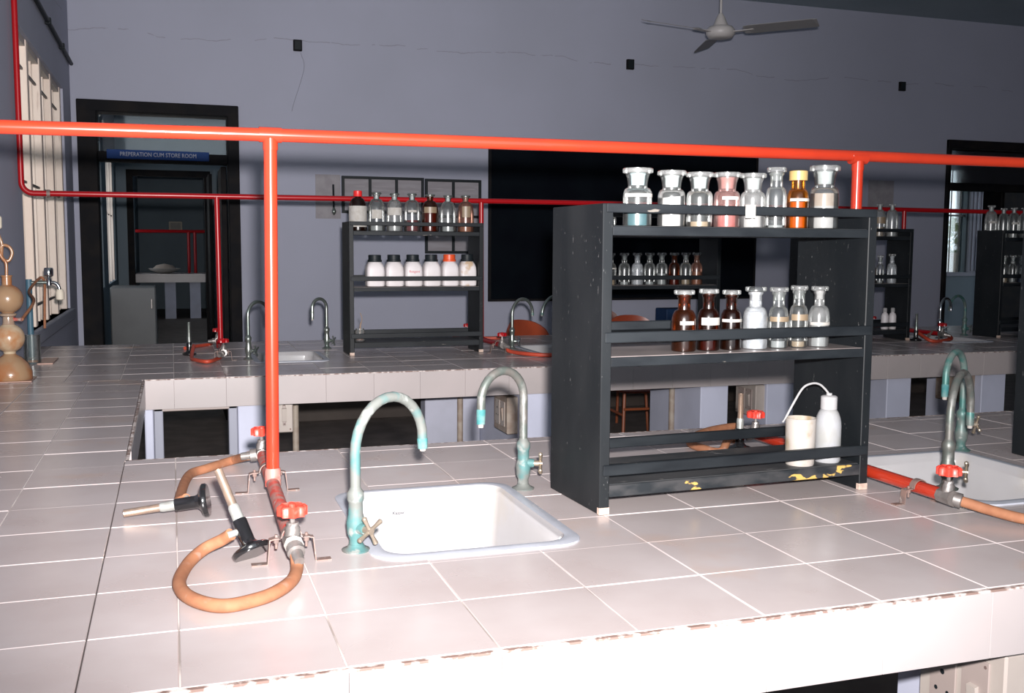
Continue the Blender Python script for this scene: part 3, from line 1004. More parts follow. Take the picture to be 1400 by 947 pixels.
VER = ('verdigris', 'tarnish', 'turquoise', 'brass')
VER2 = ('verdigris', 'verdigris', 'turquoise', 'brass')
tap('arched tap crusted with turquoise corrosion at the front left of the middle sink', (0.295, 1.748), (0.440, 1.85, 0.150), 0.262, (0.5, -0.86), VER2, 1.05)
tap('arched grey tap with turquoise collar at the back right of the middle sink', (0.726, 2.098), (0.612, 2.045, 0.152), 0.268, (0.9, -0.35), VER, 1.05, 0.058)
tap('pale grey arched tap behind the red valve wheel at the right sink', (1.632, 1.82), (1.785, 1.925, 0.112), 0.252, (0.75, -0.75), ('tarnish', 'tarnish', 'green_patina', 'brass'), 1.0)
tap('green corroded arched tap at the back of the right sink', (1.985, 2.17), (1.872, 2.11, 0.150), 0.268, (0.9, -0.3), ('green_patina', 'green_patina', 'turquoise', 'brass'), 1.0, 0.07)
DS = ('dull_steel', 'dull_steel', 'dull_steel', 'dull_steel')


def far_tap(label, bpx, tpx, dy, top=0.27, hd=(0.9, -0.5), mats=DS):
    b = onz(*bpx)
    tp = ony(tpx[0], tpx[1], b.y + dy)
    tap(label, (b.x, b.y), (tp.x, tp.y, tp.z - BZ), top, hd, mats, 0.95)


far_tap('dull steel swan neck tap partly behind the near red upright pipe', (340, 491), (367, 440), 0.07)
far_tap('dull steel swan neck tap between the near red upright and the jar rack', (447, 476), (427, 438), -0.05, 0.262)
far_tap('swan neck tap in front of the orange chair on the back bench', (700, 477), (728, 432), 0.07, 0.262, mats=('dull_steel', 'dull_steel', 'green_patina', 'chrome'))
tap('greenish swan neck tap whose arch meets the left panel of the front rack', (2.13, 5.33), (ony(741, 430, 5.28).x, 5.28, 0.158), 0.27, (0.9, -0.5), ('dull_steel', 'dull_steel', 'green_patina', 'chrome'))
far_tap('bright lit swan neck tap on the back bench in front of the right doorway', (1284, 462), (1300, 425), 0.05, 0.24, mats=('chrome', 'chrome', 'chrome', 'chrome'))
far_tap('greenish swan neck tap left of the tall dark rack at the far right', (1318, 458), (1298, 425), -0.05, 0.25, mats=('green_patina', 'green_patina', 'green_patina', 'dull_steel'))


# ------------------------------------------------------------------ gas pipes, valves, hoses, burners
def pipe_bracket(parent, x, y, zp, half=0.040, foot=0.026, mat='rust_iron'):
    zt = zp + 0.002
    b = MB()
    b.strap([(x - half - foot, y, BZ + 0.0012), (x - half, y, BZ + 0.0012), (x - half + 0.004, y, BZ + zt - 0.006), (x - half + 0.012, y, BZ + zt - 0.004),
             (x - 0.018, y, BZ + zt - 0.004)], 0.016, 0.0022, (0, 1, 0))
    b.strap([(x + half + foot, y, BZ + 0.0012), (x + half, y, BZ + 0.0012), (x + half - 0.004, y, BZ + zt - 0.006), (x + half - 0.012, y, BZ + zt - 0.004),
             (x + 0.018, y, BZ + zt - 0.004)], 0.016, 0.0022, (0, 1, 0))
    arc = [(x + 0.0165 * math.cos(a), y, BZ + zp + 0.0165 * math.sin(a)) for a in [PI * k / 10 for k in range(11)]]
    b.strap([(x + 0.02, y, BZ + zt - 0.004)] + arc + [(x - 0.02, y, BZ + zt - 0.004)], 0.016, 0.002, (0, 1, 0))
    o = b.build('pipe_bracket', mat, parent)
    for s in (-1, 1):
        n = MB()
        n.lathe([(0.0025, -0.010), (0.0025, 0), (0.005, 0), (0.005, 0.006), (0.0025, 0.006), (0.0025, 0.014)], 8, (x + s * (half - 0.015), y, BZ + zt - 0.012))
        n.build('bolt', mat, o)
    return o


def valve(parent, x, y, zp, ydir, wheel='red_wheel', out=None):
    """gate valve at the end of a feed pipe lying at height zp; ydir = which way the pipe ends"""
    v = MB()
    v.tube([(x, y - ydir * 0.022, BZ + zp), (x, y + ydir * 0.016, BZ + zp)], [0.0155, 0.0165], 8, smooth=False)
    v.lathe([(0.0125, 0.0), (0.0125, 0.024), (0.010, 0.028), (0.010, 0.034)], 8, (x, y, BZ + zp), smooth=False)
    od = Vector(out or (0, ydir, -0.35)).normalized()
    p0 = Vector((x, y, BZ + zp)) + od * 0.012
    v.tube([p0, p0 + od * 0.014, p0 + od * 0.016, p0 + od * 0.036], [0.015, 0.015, 0.010, 0.0085], 12)
    vo = v.build('valve', 'grey_metal', parent)
    MB().lathe([(0.0042, 0.03), (0.0042, 0.062)], 8, (x, y, BZ + zp)).build('valve_stem', 'grey_metal', vo)
    w = MB()
    n, pts = 48, []
    for k in range(n):
        a = 2 * PI * k / n
        rr = 0.0225 + 0.0022 * math.cos(a * 8)
        pts.append((x + rr * math.cos(a), y + rr * math.sin(a)))
    z0 = BZ + zp + 0.046
    lo = [(p[0], p[1], z0) for p in pts]
    hi = [(p[0], p[1], z0 + 0.014) for p in pts]
    ti = [(x + (p[0] - x) * 0.86, y + (p[1] - y) * 0.86, z0 + 0.017) for p in pts]
    tj = [(x + (p[0] - x) * 0.5, y + (p[1] - y) * 0.5, z0 + 0.013) for p in pts]
    w.add(lo + hi + ti + tj, [[i * n + k, i * n + (k + 1) % n, (i + 1) * n + (k + 1) % n, (i + 1) * n + k] for i in range(3) for k in range(n)]
          + [list(range(n))[::-1], [3 * n + k for k in range(n)]], True)
    w.lathe([(0.006, 0), (0.006, 0.005), (0.003, 0.007)], 10, (x, y, z0 + 0.013))
    w.build('valve_wheel', wheel, vo)
    return p0 + od * 0.03


def hose(label, pts, r=0.0105, mat='rubber_hose', per=8):
    return tag(MB().tube(bez(pts, per), r, 14).build('rubber_hose', mat), label, 'hose')


def flat(pxs, z=0.0112):
    return [onz(px, py, z) for px, py in pxs]


def burner(label, base, axis, inlet=None, mats=('black_enamel', 'barrel_sleeve', 'barrel_metal'), s=1.0, knob=True):
    """bunsen burner: local z runs from the foot to the mouth of the barrel"""
    t = thing('bunsen_burner', label, 'burner')
    M = axis_matrix(base, axis) @ Matrix.Diagonal((s, s, s, 1))
    t.matrix_world = M
    MB().lathe([(0.031, 0.0), (0.0335, 0.003), (0.0335, 0.009), (0.030, 0.012), (0.020, 0.015), (0.014, 0.020), (0.012, 0.026)], 28).build('foot', mats[0], t)
    MB().lathe([(0.0125, 0.024), (0.0125, 0.062), (0.0118, 0.064)], 20).build('gas_chamber', mats[0], t)
    MB().lathe([(0.0098, 0.062), (0.0098, 0.088), (0.0085, 0.092)], 18).build('air_collar', mats[1], t)
    MB().lathe([(0.0078, 0.088), (0.0074, 0.158), (0.0080, 0.160), (0.0066, 0.160), (0.0064, 0.12)], 18, capt=True).build('barrel', mats[2], t)
    iv = M.to_3x3().inverted() @ Vector(inlet or (1, 0, 0))
    iv = Vector((iv.x, iv.y, 0)).normalized()
    p = Vector((0, 0, 0.045))
    MB().tube([p, p + iv * 0.014, p + iv * 0.028], [0.007, 0.006, 0.0065], 10).build('gas_inlet', mats[1], t)
    return t, (M @ (p + iv * 0.022))


ZH = 0.752      # height of the overhead header above the bench
YP = 2.115
gasA = thing('gas_pipe', 'bright red gas pipe crossing the whole photo above the front bench', 'pipe')
RP = 0.0133
MB().tube([(XW + 0.01, YP, BZ + ZH - 0.008), (0.2, YP, BZ + ZH), (1.585, YP, BZ + ZH + 0.005), (3.4, YP, BZ + ZH + 0.004)], RP, 18).build('header_pipe', 'red_gloss', gasA)
zf = 0.046
XF1, XF2 = 0.184, 1.482
for xd in (0.193, 1.585):
    tee = MB().tube([(xd - 0.022, YP, BZ + ZH), (xd + 0.022, YP, BZ + ZH)], 0.0152, 16)
    tee.lathe([(0.0150, 0), (0.0150, 0.022)], 16, (xd, YP, BZ + ZH - 0.03))
    tee.build('tee_fitting', 'red_gloss', gasA)
# left branch
MB().tube([(0.193, YP, BZ + ZH - 0.005), (0.187, YP, BZ + zf + 0.02)], RP, 18).build('drop_pipe', 'red_gloss', gasA)
MB().tube([(XF1 - 0.006, 1.70, BZ + zf), (XF1 + 0.002, YP, BZ + zf), (XF1 + 0.006, 2.40, BZ + zf)], 0.0135, 16).build('feed_pipe', 'red_worn', gasA)
MB().lathe([(0.0165, -0.016), (0.0165, 0.016), (0.0145, 0.022)], 16, (0.187, YP, BZ + zf + 0.01)).build('tee_fitting', 'red_worn', gasA)
pipe_bracket(gasA, XF1 - 0.004, 1.712, zf)
pipe_bracket(gasA, XF1 + 0.002, 2.235, zf, 0.042)
o1 = valve(gasA, XF1 - 0.006, 1.672, zf, -1, out=(0.12, -0.9, -0.42))
o2 = valve(gasA, XF1 + 0.006, 2.425, zf, 1, out=(-1, 0.15, -0.1))
# right branch
zf2 = 0.034
MB().tube([(1.585, YP, BZ + ZH), (1.585, YP, BZ + zf2 + 0.02)], RP, 18).build('drop_pipe', 'red_gloss', gasA)
MB().tube([(1.585, YP, BZ + zf2), (XF2, YP, BZ + zf2)], 0.0135, 14).build('branch_pipe', 'red_worn', gasA)
MB().tube([(XF2, 1.655, BZ + zf2), (XF2, 2.36, BZ + zf2)], 0.0138, 16).build('feed_pipe', 'red_gloss', gasA)
pipe_bracket(gasA, XF2, 1.735, zf2, 0.040, 0.022)
H3 = onz(1350, 696, 0.020)
o3 = valve(gasA, XF2 - 0.003, 1.645, zf2, -1, out=H3 - Vector((XF2 - 0.003, 1.645, BZ + zf2)))
o4 = valve(gasA, XF2 + 0.002, 2.375, zf2, 1, out=(-1, 0.25, -0.1))

# burners lying or standing on the front bench
b2, in2 = burner('bunsen burner leaning back beside the near red wheel valve, black foot tilted', onz(346, 757, 0.014), (0.073 - 0.119, 1.83 - 1.757, 0.118), (-1, -0.25, -0.1))
b1, in1 = burner('bunsen burner lying on its side with its barrel pointing left', onz(285, 683, 0.034), (-0.150, 0.022, -0.020), (-0.2, 1, 0.15))
b3, in3 = burner('bunsen burner standing upright behind the bottom rail of the front rack', onz(1011, 616, 0.0005), (0, 0, 1), (-1, -0.2, 0), s=0.95)
hose('thick orange rubber hose looping round in front of the near valve',
     [o1 - Vector((0.0024, -0.018, -0.0084)), onz(406, 776, 0.0135)] + flat([(400, 792), (383, 806), (355, 818), (305, 828), (262, 818), (245, 798), (256, 772)]) +
     [onz(278, 751, 0.02), onz(303, 738, 0.034), in2])
hose('orange rubber hose running left from the rear valve of the front bench',
     [o2 + Vector((0.012, -0.002, 0.001))] + flat([(318, 629), (283, 640), (258, 650)]) + [in1 + Vector((-0.012, 0.035, -0.008)), in1])
hose('orange rubber hose leaving the right valve toward the right edge of the photo',
     [o3 + (o3 - H3).normalized() * 0.015, o3.lerp(H3, 0.4), H3, onz(1400, 709, 0.014), onz(1450, 713, 0.0112), onz(1500, 706, 0.0112)])
hose('orange rubber hose curling behind the front rack to the upright burner',
     [o4 + Vector((0.01, 0, 0.002)), o4 + Vector((-0.02, 0.006, -0.008))] + flat([(1010, 583), (975, 587), (948, 597), (944, 606), (962, 613), (985, 617)]) + [in3 + Vector((-0.02, -0.004, -0.01)), in3])

# back-bench gas system
YP2, ZH2 = 5.225, 0.770
XRI = -0.648
gasB = thing('gas_pipe', 'dark red gas pipe turning down the left wall and along over the back bench', 'pipe')
elbow = [(XRI, YP2, BZ + ZH2 + 0.05)] + [(XRI + 0.05 - 0.05 * math.cos(a), YP2, BZ + ZH2 + 0.05 - 0.05 * math.sin(a)) for a in [PI / 2 * k / 6 for k in range(1, 7)]]
MB().tube([(XRI, YP2, ZC - 0.005)] + elbow + [(1.7, YP2, BZ + ZH2 + 0.008), (4.2, YP2, BZ + ZH2 + 0.008), (XE, YP2, BZ + ZH2)], 0.0133, 14).build('header_pipe', 'red_far', gasB)
MB().tube([(ony(64, 270, YP2).x, YP2, BZ + ZH2), (ony(69, 270, YP2).x, YP2, BZ + ZH2)], 0.0185, 12).build('pipe_clamp', 'rust_iron', gasB)
FD = [ony(297, 300, YP2).x, ony(658, 285, YP2).x, 2.96, ony(1236, 300, YP2).x]
zf = 0.045
outs = []
for k, xd in enumerate(FD):
    MB().tube([(xd, YP2, BZ + ZH2), (xd + 0.004, YP2, BZ + zf + 0.01)], 0.0128, 14).build('drop_pipe', 'red_far', gasB)
    MB().tube([(xd, YP2 - 0.36, BZ + zf), (xd, YP2 + 0.25, BZ + zf)], 0.0130, 12).build('feed_pipe', 'red_far', gasB)
    MB().lathe([(0.0165, -0.012), (0.0165, 0.02)], 12, (xd, YP2, BZ + zf)).build('tee_fitting', 'red_far', gasB)
    pipe_bracket(gasB, xd, YP2 - 0.30, zf, 0.040, 0.02)
    outs.append((valve(gasB, xd, YP2 - 0.37, zf, -1, 'red_far', out=(-0.4 if k == 0 else 0.7, -0.7, -0.2)),
                 valve(gasB, xd, YP2 + 0.26, zf, 1, 'red_far', out=(-1, 0.1, -0.1))))
bb, ib = burner('small dark bunsen burner by the first red upright on the back bench', onz(259, 485, 0.0005), (0, 0, 1), (1, -0.3, 0), ('black_enamel', 'dull_steel', 'dull_steel'))
bc, ic = burner('dark bunsen burner on the back bench before the right doorway', onz(1252, 466, 0.0005), (0, 0, 1), (1, 0.1, 0), ('black_enamel', 'dull_steel', 'dull_steel'))
hose('red hose coiled on the back bench at the foot of the first red upright',
     [outs[0][0] + Vector((0.005, 0.01, 0.002))] + flat([(300, 489), (285, 494), (268, 492), (262, 488)]) + [ib], 0.009, 'red_hose')
hose('red hose trailing behind the small burner on the back bench',
     [outs[0][1] + Vector((0.01, 0, 0.001))] + flat([(288, 470), (268, 473), (253, 476)], 0.0095), 0.009, 'red_hose')
hose('red hose lying across the small sink right of the jar rack',
     [outs[1][0] + Vector((-0.005, 0.008, 0.001))] + [onz(697, 480, 0.016), onz(725, 484, 0.012), onz(757, 485, 0.010), onz(790, 481, 0.0095)], 0.010, 'red_hose')
hose('thin red hose running from the jar rack toward the orange chair',
     [outs[1][1] + Vector((0.012, 0, 0.001)), outs[1][1] + Vector((-0.03, 0.02, -0.01)), Vector((1.66, 5.66, BZ + 0.0095)), Vector((1.82, 5.64, BZ + 0.0095))], 0.009, 'red_hose')
hose('red hose reaching from the far valve to the burner before the right doorway',
     [outs[3][0] + Vector((-0.006, 0.008, 0.001))] + flat([(1300, 463), (1275, 466)], 0.0105) + [ic], 0.010, 'red_hose')


# ------------------------------------------------------------------ reagent racks
def rack(label, x, y, ang, w, d=0.248, h=0.618, worn=True):
    t = thing('reagent_rack', label, 'rack', (x, y, BZ), ang, 'black wooden reagent racks')
    th = 0.022
    for x0 in (0, w - th):
        sp = MB().box(x0, x0 + th, 0, d, 0.0005, h, 0.0015).build('side_panel', 'black_paint', t)
        MB().box(x0 - 0.0006, x0 + th + 0.0006, -0.0008, 0.010, 0.0004, 0.015, 0.001).build('worn_foot', 'bare_wood', sp)
    k = h / 0.618
    for (z0, z1, mt, em) in ((0.036, 0.060, 'shelf_black', 'shelf_edge_worn' if worn else 'rail_paint'), (0.298, 0.317, 'shelf_greybrown', 'rail_paint'), (0.557, 0.575, 'shelf_black', 'rail_paint')):
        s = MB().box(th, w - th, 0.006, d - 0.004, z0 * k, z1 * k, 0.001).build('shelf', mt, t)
        MB().box(th, w - th, 0.0, 0.006, (z0 - 0.001) * k, z1 * k - 0.001, 0.001).build('edge_lipping', em, s)
    for (z0, z1, front) in ((0.079, 0.101, 1), (0.082, 0.104, 0), (0.345, 0.366, 1), (0.349, 0.368, 0), (0.600, 0.618, 1), (0.600, 0.618, 0)):
        y0 = -0.004 if front else d - 0.010
        MB().box(th * 0.3 if front else th, w - th * (0.3 if front else 1), y0, y0 + 0.014, z0 * k, z1 * k, 0.0015).build('rail', 'rail_paint', t)
    return t


RA = math.radians(2.6)
RX, RY = 0.797, 1.838
rack('scuffed black wooden rack with three shelves standing on the front bench', RX, RY, RA, 0.660)
rack('dark rack at the right edge of the photo, only its side panel in view', 2.085, 1.850, 0.0, 0.660)
raX = (ony(484, 400, 4.975).x, ony(661, 400, 4.975).x)
rack('dark rack on the back bench holding white plastic jars, left of the blackboard', raX[0] - 0.022, 4.975, 0.0, raX[1] - raX[0] + 0.022, 0.21, 0.655, worn=False)
rbX1 = ony(985, 390, 4.975).x
rack('dark back-bench rack seen through the middle of the front rack', rbX1 - 0.70, 4.975, 0.0, 0.70, 0.21, 0.655, worn=False)
rcX1 = ony(1247, 380, 4.975).x
rack('dark back-bench rack just right of the front rack', rcX1 - 0.70, 4.975, 0.0, 0.70, 0.21, 0.655, worn=False)
rdX0 = ony(1372, 380, 4.975).x - 0.022
rack('tall dark back-bench rack in front of the right doorway', rdX0, 4.975, 0.0, 0.70, 0.21, 0.655, worn=False)


# ------------------------------------------------------------------ bottles
def bottle(name, label, cat, p, r, h, neck=0.5, kind='narrow', gl='glass_clear', fill=None, fill_mat='liquid_grey', top='stopper', top_mat='ground_glass',
           lab=None, lab_mat='paper_label', group=None, powder=False, n=22, fill2=None, plug='ground_glass'):
    """glass bottle with its foot at p; neck = neck radius / body radius"""
    t = thing(name, label, cat, p, 0, group)
    nr = r * neck
    def shoulder(r0, z0, r1, z1, k=6):
        """quarter-ellipse shoulder rising from the body radius r0 to the neck r1"""
        return [(r1 + (r0 - r1) * math.cos(q * PI / 2 / k) ** 0.9, z0 + (z1 - z0) * math.sin(q * PI / 2 / k)) for q in range(1, k)] + [(r1, z1)]
    foot = [(r * 0.90, 0), (r * 0.985, 0.012 * h), (r, 0.04 * h)]
    if kind == 'wide':
        nr = r * 0.72
        nt = 0.905 * h
        prof = foot + [(r, 0.53 * h)] + shoulder(r, 0.53 * h, r * 0.67, 0.665 * h) + [(r * 0.67, 0.70 * h), (r * 0.72, 0.80 * h), (r * 0.78, 0.86 * h), (r * 0.84, 0.89 * h), (r * 0.84, nt), (r * 0.74, nt)]
    elif kind == 'narrow':
        nt = 0.915 * h
        prof = foot + [(r, 0.46 * h)] + shoulder(r, 0.46 * h, nr * 1.04, 0.68 * h) + [(nr, 0.71 * h), (nr, nt - 0.055 * h), (nr * 1.2, nt - 0.03 * h), (nr * 1.2, nt), (nr * 0.95, nt)]
    else:   # round-shouldered flask bottle with a short neck
        nt = 0.94 * h
        prof = foot + [(r, 0.46 * h)] + shoulder(r, 0.46 * h, nr * 1.05, 0.83 * h, 8) + [(nr, 0.85 * h), (nr, nt - 0.03 * h), (nr * 1.25, nt - 0.02 * h), (nr * 1.25, nt), (nr * .95, nt)]
    MB().lathe(prof, n, capt=False).build('bottle_body', gl, t)

    def radius(z):
        for (r0, z0), (r1, z1) in zip(prof, prof[1:]):
            if z0 <= z <= z1 and z1 > z0:
                return r0 + (r1 - r0) * (z - z0) / (z1 - z0)
        return r
    for (lvl0, lvl1, fm) in [(0.014, fill, fill_mat)] + ([(fill, fill2[0], fill2[1])] if fill2 else []):
        if not lvl1:
            continue
        zs_ = [lvl0 * h] + [z for _, z in prof if lvl0 * h < z < lvl1 * h] + [lvl1 * h]
        pr = [(radius(z) * 0.93 - 0.0004, z) for z in zs_]
        m = MB()
        m.lathe(pr, n, capt=not powder)
        if powder:
            o = len(m.v)
            ring = [(pr[-1][0] * math.cos(2 * PI * k / n), pr[-1][0] * math.sin(2 * PI * k / n), pr[-1][1] + 0.10 * r * math.cos(2 * PI * k / n) + 0.004) for k in range(n)]
            m.add(ring + [(0, 0, pr[-1][1] + 0.10 * r)], [[k, (k + 1) % n, n] for k in range(n)], True)
            m.add([v for v in m.v[o - n:o]] + ring, [[k, (k + 1) % n, n + (k + 1) % n, n + k] for k in range(n)], True)
        m.build('contents', fm, t)
    if top == 'stopper':
        so = MB().lathe([(nr * 0.80, nt - 0.20 * h if kind == 'wide' else nt - 0.13 * h), (nr * 0.93, nt - 0.01 * h), (nr * 0.8, nt + 0.012 * h)], n).build('stopper', plug, t)
        rd = r * 1.06 if kind == 'wide' else min(r * 0.92, nr * 1.7)
        MB().lathe([(nr * 0.8, nt + 0.006 * h), (rd * 0.94, nt + 0.010 * h), (rd, nt + 0.020 * h), (rd, h - 0.015 * h), (rd * 0.92, h)], n).build('stopper_head', top_mat, so)
    elif top == 'cap':
        MB().lathe([(nr * 1.30, nt - 0.085 * h), (nr * 1.34, nt - 0.08 * h), (nr * 1.34, h - 0.01 * h), (nr * 1.22, h)], n).build('screw_cap', top_mat, t)
    if lab:
        z0, z1 = lab[0] * h, lab[1] * h
        m = MB()
        k0, k1, st = math.radians(-100 - lab[2] / 2), math.radians(-100 + lab[2] / 2), 14
        va = [((r + 0.0005) * math.cos(k0 + (k1 - k0) * k / st), (r + 0.0005) * math.sin(k0 + (k1 - k0) * k / st)) for k in range(st + 1)]
        m.add([(a, b, z0) for a, b in va] + [(a, b, z1) for a, b in va], [[k, k + 1, st + 2 + k, st + 1 + k] for k in range(st)], True)
        m.build('paper_label', lab_mat, t)
    return t


def rack_y(x, back):
    return RY + back + (x - RX) * math.tan(RA)


def on_shelf(px, z, back):
    """point of the front rack's shelf at height z, so many metres behind the front edge, on the sight line px"""
    y = RY + back
    for _ in range(6):
        p = ony(px, 420, y)
        y = rack_y(p.x, back)
    return Vector((p.x, y, BZ + z))


PXM = 1396.0


def px2m(px, p):
    return px * (p - CAMPOS).dot(fwd) / PXM


ZT, ZM, ZL = 0.5752, 0.3172, 0.0602
G1 = 'bottles on the top shelf of the front rack'
G2 = 'bottles on the middle shelf of the front rack'
tops = [
    (849, 889, 232, dict(kind='wide', neck=0.74, gl='glass_clear', fill=0.36, fill_mat='liquid_blue', top_mat='glass_hazy', plug='ground_blue', lab=(0.50, 0.56, 150)), 'wide jar of blue liquid, leftmost on the top shelf of the front rack'),
    (896, 934, 235, dict(kind='wide', neck=0.74, gl='glass_clear', fill=0.50, fill_mat='powder_white', powder=True, top_mat='glass_hazy'), 'wide jar of white powder beside the blue jar on the top shelf'),
    (935, 971, 237, dict(kind='wide', neck=0.76, gl='glass_clear', fill=0.10, fill_mat='liquid_tan', top_mat='glass_hazy', lab=(0.27, 0.32, 150)), 'nearly empty clear wide jar between the white powder jar and pink jar'),
    (972, 1008, 237, dict(kind='wide', neck=0.76, gl='glass_pink', fill=0.24, fill_mat='powder_pink', top_mat='glass_hazy', plug='ground_pink', lab=(0.50, 0.56, 80)), 'pink-tinted wide jar on the top shelf of the front rack'),
    (1008, 1042, 238, dict(kind='wide', neck=0.78, gl='glass_hazy', fill=0.34, fill_mat='powder_white', top_mat='glass_hazy'), 'hazy wide jar of white powder above the number 16 tag'),
    (1042, 1071, 230, dict(kind='narrow', neck=0.58, gl='glass_clear', fill=0.05, fill_mat='liquid_grey', top_mat='glass_hazy', plug='glass_hazy'), 'slender empty clear bottle beside the amber bottle on the top shelf'),
    (1071, 1101, 234, dict(kind='narrow', neck=0.62, gl='glass_honey', fill=0.46, fill_mat='powder_yellow', top='cap', top_mat='cream_plastic', lab=(0.47, 0.52, 130)), 'amber bottle of yellow powder with a cream screw cap'),
    (1102, 1141, 227, dict(kind='wide', neck=0.74, gl='glass_clear', fill=0.36, fill_mat='powder_white', fill2=(0.56, 'powder_beige'), top_mat='glass_hazy'), 'wide jar of white and beige powder, rightmost on the top shelf'),
]
for (a, b, ty, kw, lb) in tops:
    p = on_shelf((a + b) / 2, ZT, 0.055)
    r = px2m(b - a, p) / 2 * 0.985
    h = px2m(310.5 + ((a + b) / 2 - 868) * 0.008 - ty, p)
    bottle('reagent_jar' if kw['kind'] == 'wide' else 'reagent_bottle', lb, 'jar' if kw['kind'] == 'wide' else 'bottle', p, r, h, group=G1, **kw)
mids = [
    (918.5, 952.5, 395, dict(gl='glass_amber', neck=0.50, fill=0.30, fill_mat='liquid_dark', top_mat='glass_hazy', plug='liquid_brown', lab=(0.44, 0.50, 70)), 'brown bottle with dark liquid, leftmost on the middle shelf'),
    (953.5, 984.5, 394, dict(gl='glass_amber_dark', neck=0.52, fill=0.34, fill_mat='liquid_orange', top_mat='glass_hazy', plug='liquid_brown', lab=(0.42, 0.54, 110)), 'red-brown bottle with a white paper label on the middle shelf'),
    (985.5, 1014.5, 396, dict(gl='glass_amber_dark', neck=0.52, fill=0.48, fill_mat='liquid_dark', top_mat='glass_hazy', plug='liquid_brown', lab=(0.47, 0.52, 150)), 'almost black bottle with a clear stopper on the middle shelf'),
    (1016, 1050, 392, dict(gl='glass_milky', neck=0.50, fill=0.60, fill_mat='liquid_milk', top_mat='glass_clear', plug='powder_white'), 'milky white bottle in the middle of the middle shelf'),
    (1051, 1078.5, 393, dict(gl='glass_clear', neck=0.58, fill=0.12, fill_mat='liquid_grey', top_mat='glass_hazy', plug='glass_hazy', lab=(0.44, 0.52, 150), lab_mat='liquid_tan'), 'clear stoppered bottle just right of the milky white bottle'),
    (1079.5, 1105, 391, dict(gl='glass_clear', neck=0.60, fill=0.10, fill_mat='liquid_tan', top_mat='glass_hazy', plug='glass_hazy', lab=(0.44, 0.54, 140), lab_mat='liquid_tan'), 'clear bottle with tan dregs, second from the right on the middle shelf'),
    (1106, 1134.5, 392, dict(gl='glass_hazy', neck=0.48, fill=0.36, fill_mat='liquid_grey', top_mat='glass_hazy', plug='powder_white', lab=(0.36, 0.41, 150)), 'hazy bottle with a white ground neck, rightmost on the middle shelf'),
]
for k, (a, b, ty, kw, lb) in enumerate(mids):
    p = on_shelf((a + b) / 2, ZM, 0.062)
    r = px2m(b - a, p) / 2 * 0.985
    h = px2m(478.5 - k * 0.7 - ty, p)
    bottle('reagent_bottle', lb, 'bottle', p, r, h, group=G2, **kw)

# number tag on the top rail
nt_ = thing('number_tag', 'small white paper tag with the number 16 on the top rail', 'tag')
p = on_shelf(1023, ZT, -0.006)
M = Matrix.Translation((p.x, rack_y(p.x, -0.0046), BZ + 0.606)) @ Matrix.Rotation(RA, 4, 'Z')
tg = MB().box(-0.012, 0.012, -0.0006, 0.0002, -0.012, 0.015)
tg.v = [tuple(M @ Vector(v)) for v in tg.v]
tg.build('paper_tag', 'paper_label', nt_)
lettering('16', 0.017, 'faint_ink', nt_, M @ face_frame((0, -0.0009, 0.001), (1, 0, 0), (0, 0, 1)))

# pot and wash bottle on the bottom shelf
p = onz(1093, 634, ZL)
pt = thing('plastic_pot', 'grimy white open pot on the bottom shelf of the front rack', 'pot', p)
r, h = px2m(41, p) / 2, px2m(64, p)
MB().lathe([(r * 0.90, 0), (r * 0.94, 0.004), (r * 0.97, h * 0.5), (r, h * 0.97), (r * 1.03, h * 0.975), (r * 1.03, h), (r * 0.96, h), (r * 0.9, h * 0.5), (r * 0.86, 0.006), (0, 0.006)], 28).build('pot_wall', 'dirty_pot', pt)
p = onz(1130.5, 630, ZL)
wbt = thing('wash_bottle', 'translucent white wash bottle with a bent tube on the bottom shelf', 'bottle', p)
r, h = px2m(35, p) / 2, px2m(92, p)
MB().lathe([(r * 0.92, 0), (r, 0.004), (r, 0.52 * h), (r * 0.97, 0.60 * h), (r * 0.89, 0.67 * h), (r * 0.76, 0.735 * h), (r * 0.62, 0.775 * h), (r * 0.50, 0.79 * h), (r * 0.50, 0.82 * h)], 28).build('bottle_body', 'wash_plastic', wbt)
MB().lathe([(r * 0.63, 0.785 * h), (r * 0.63, 0.965 * h), (r * 0.50, 0.985 * h), (r * 0.22, 0.99 * h), (r * 0.22, 1.02 * h), (r * 0.14, 1.02 * h)], 24).build('screw_cap', 'white_plastic', wbt)
q = [p + Vector((0, 0, h))] + [ony(x, y, p.y + dy) for x, y, dy in ((1127.5, 531, 0), (1120, 525, -0.002), (1110, 524, -0.006), (1098, 530, -0.01), (1086, 549, -0.014), (1074, 571, -0.018), (1070, 577, -0.02))]
MB().tube(bez([v - p for v in q], 5), [0.0024] * 30 + [0.0018] * 6, 8).build('delivery_tube', 'white_plastic', wbt)

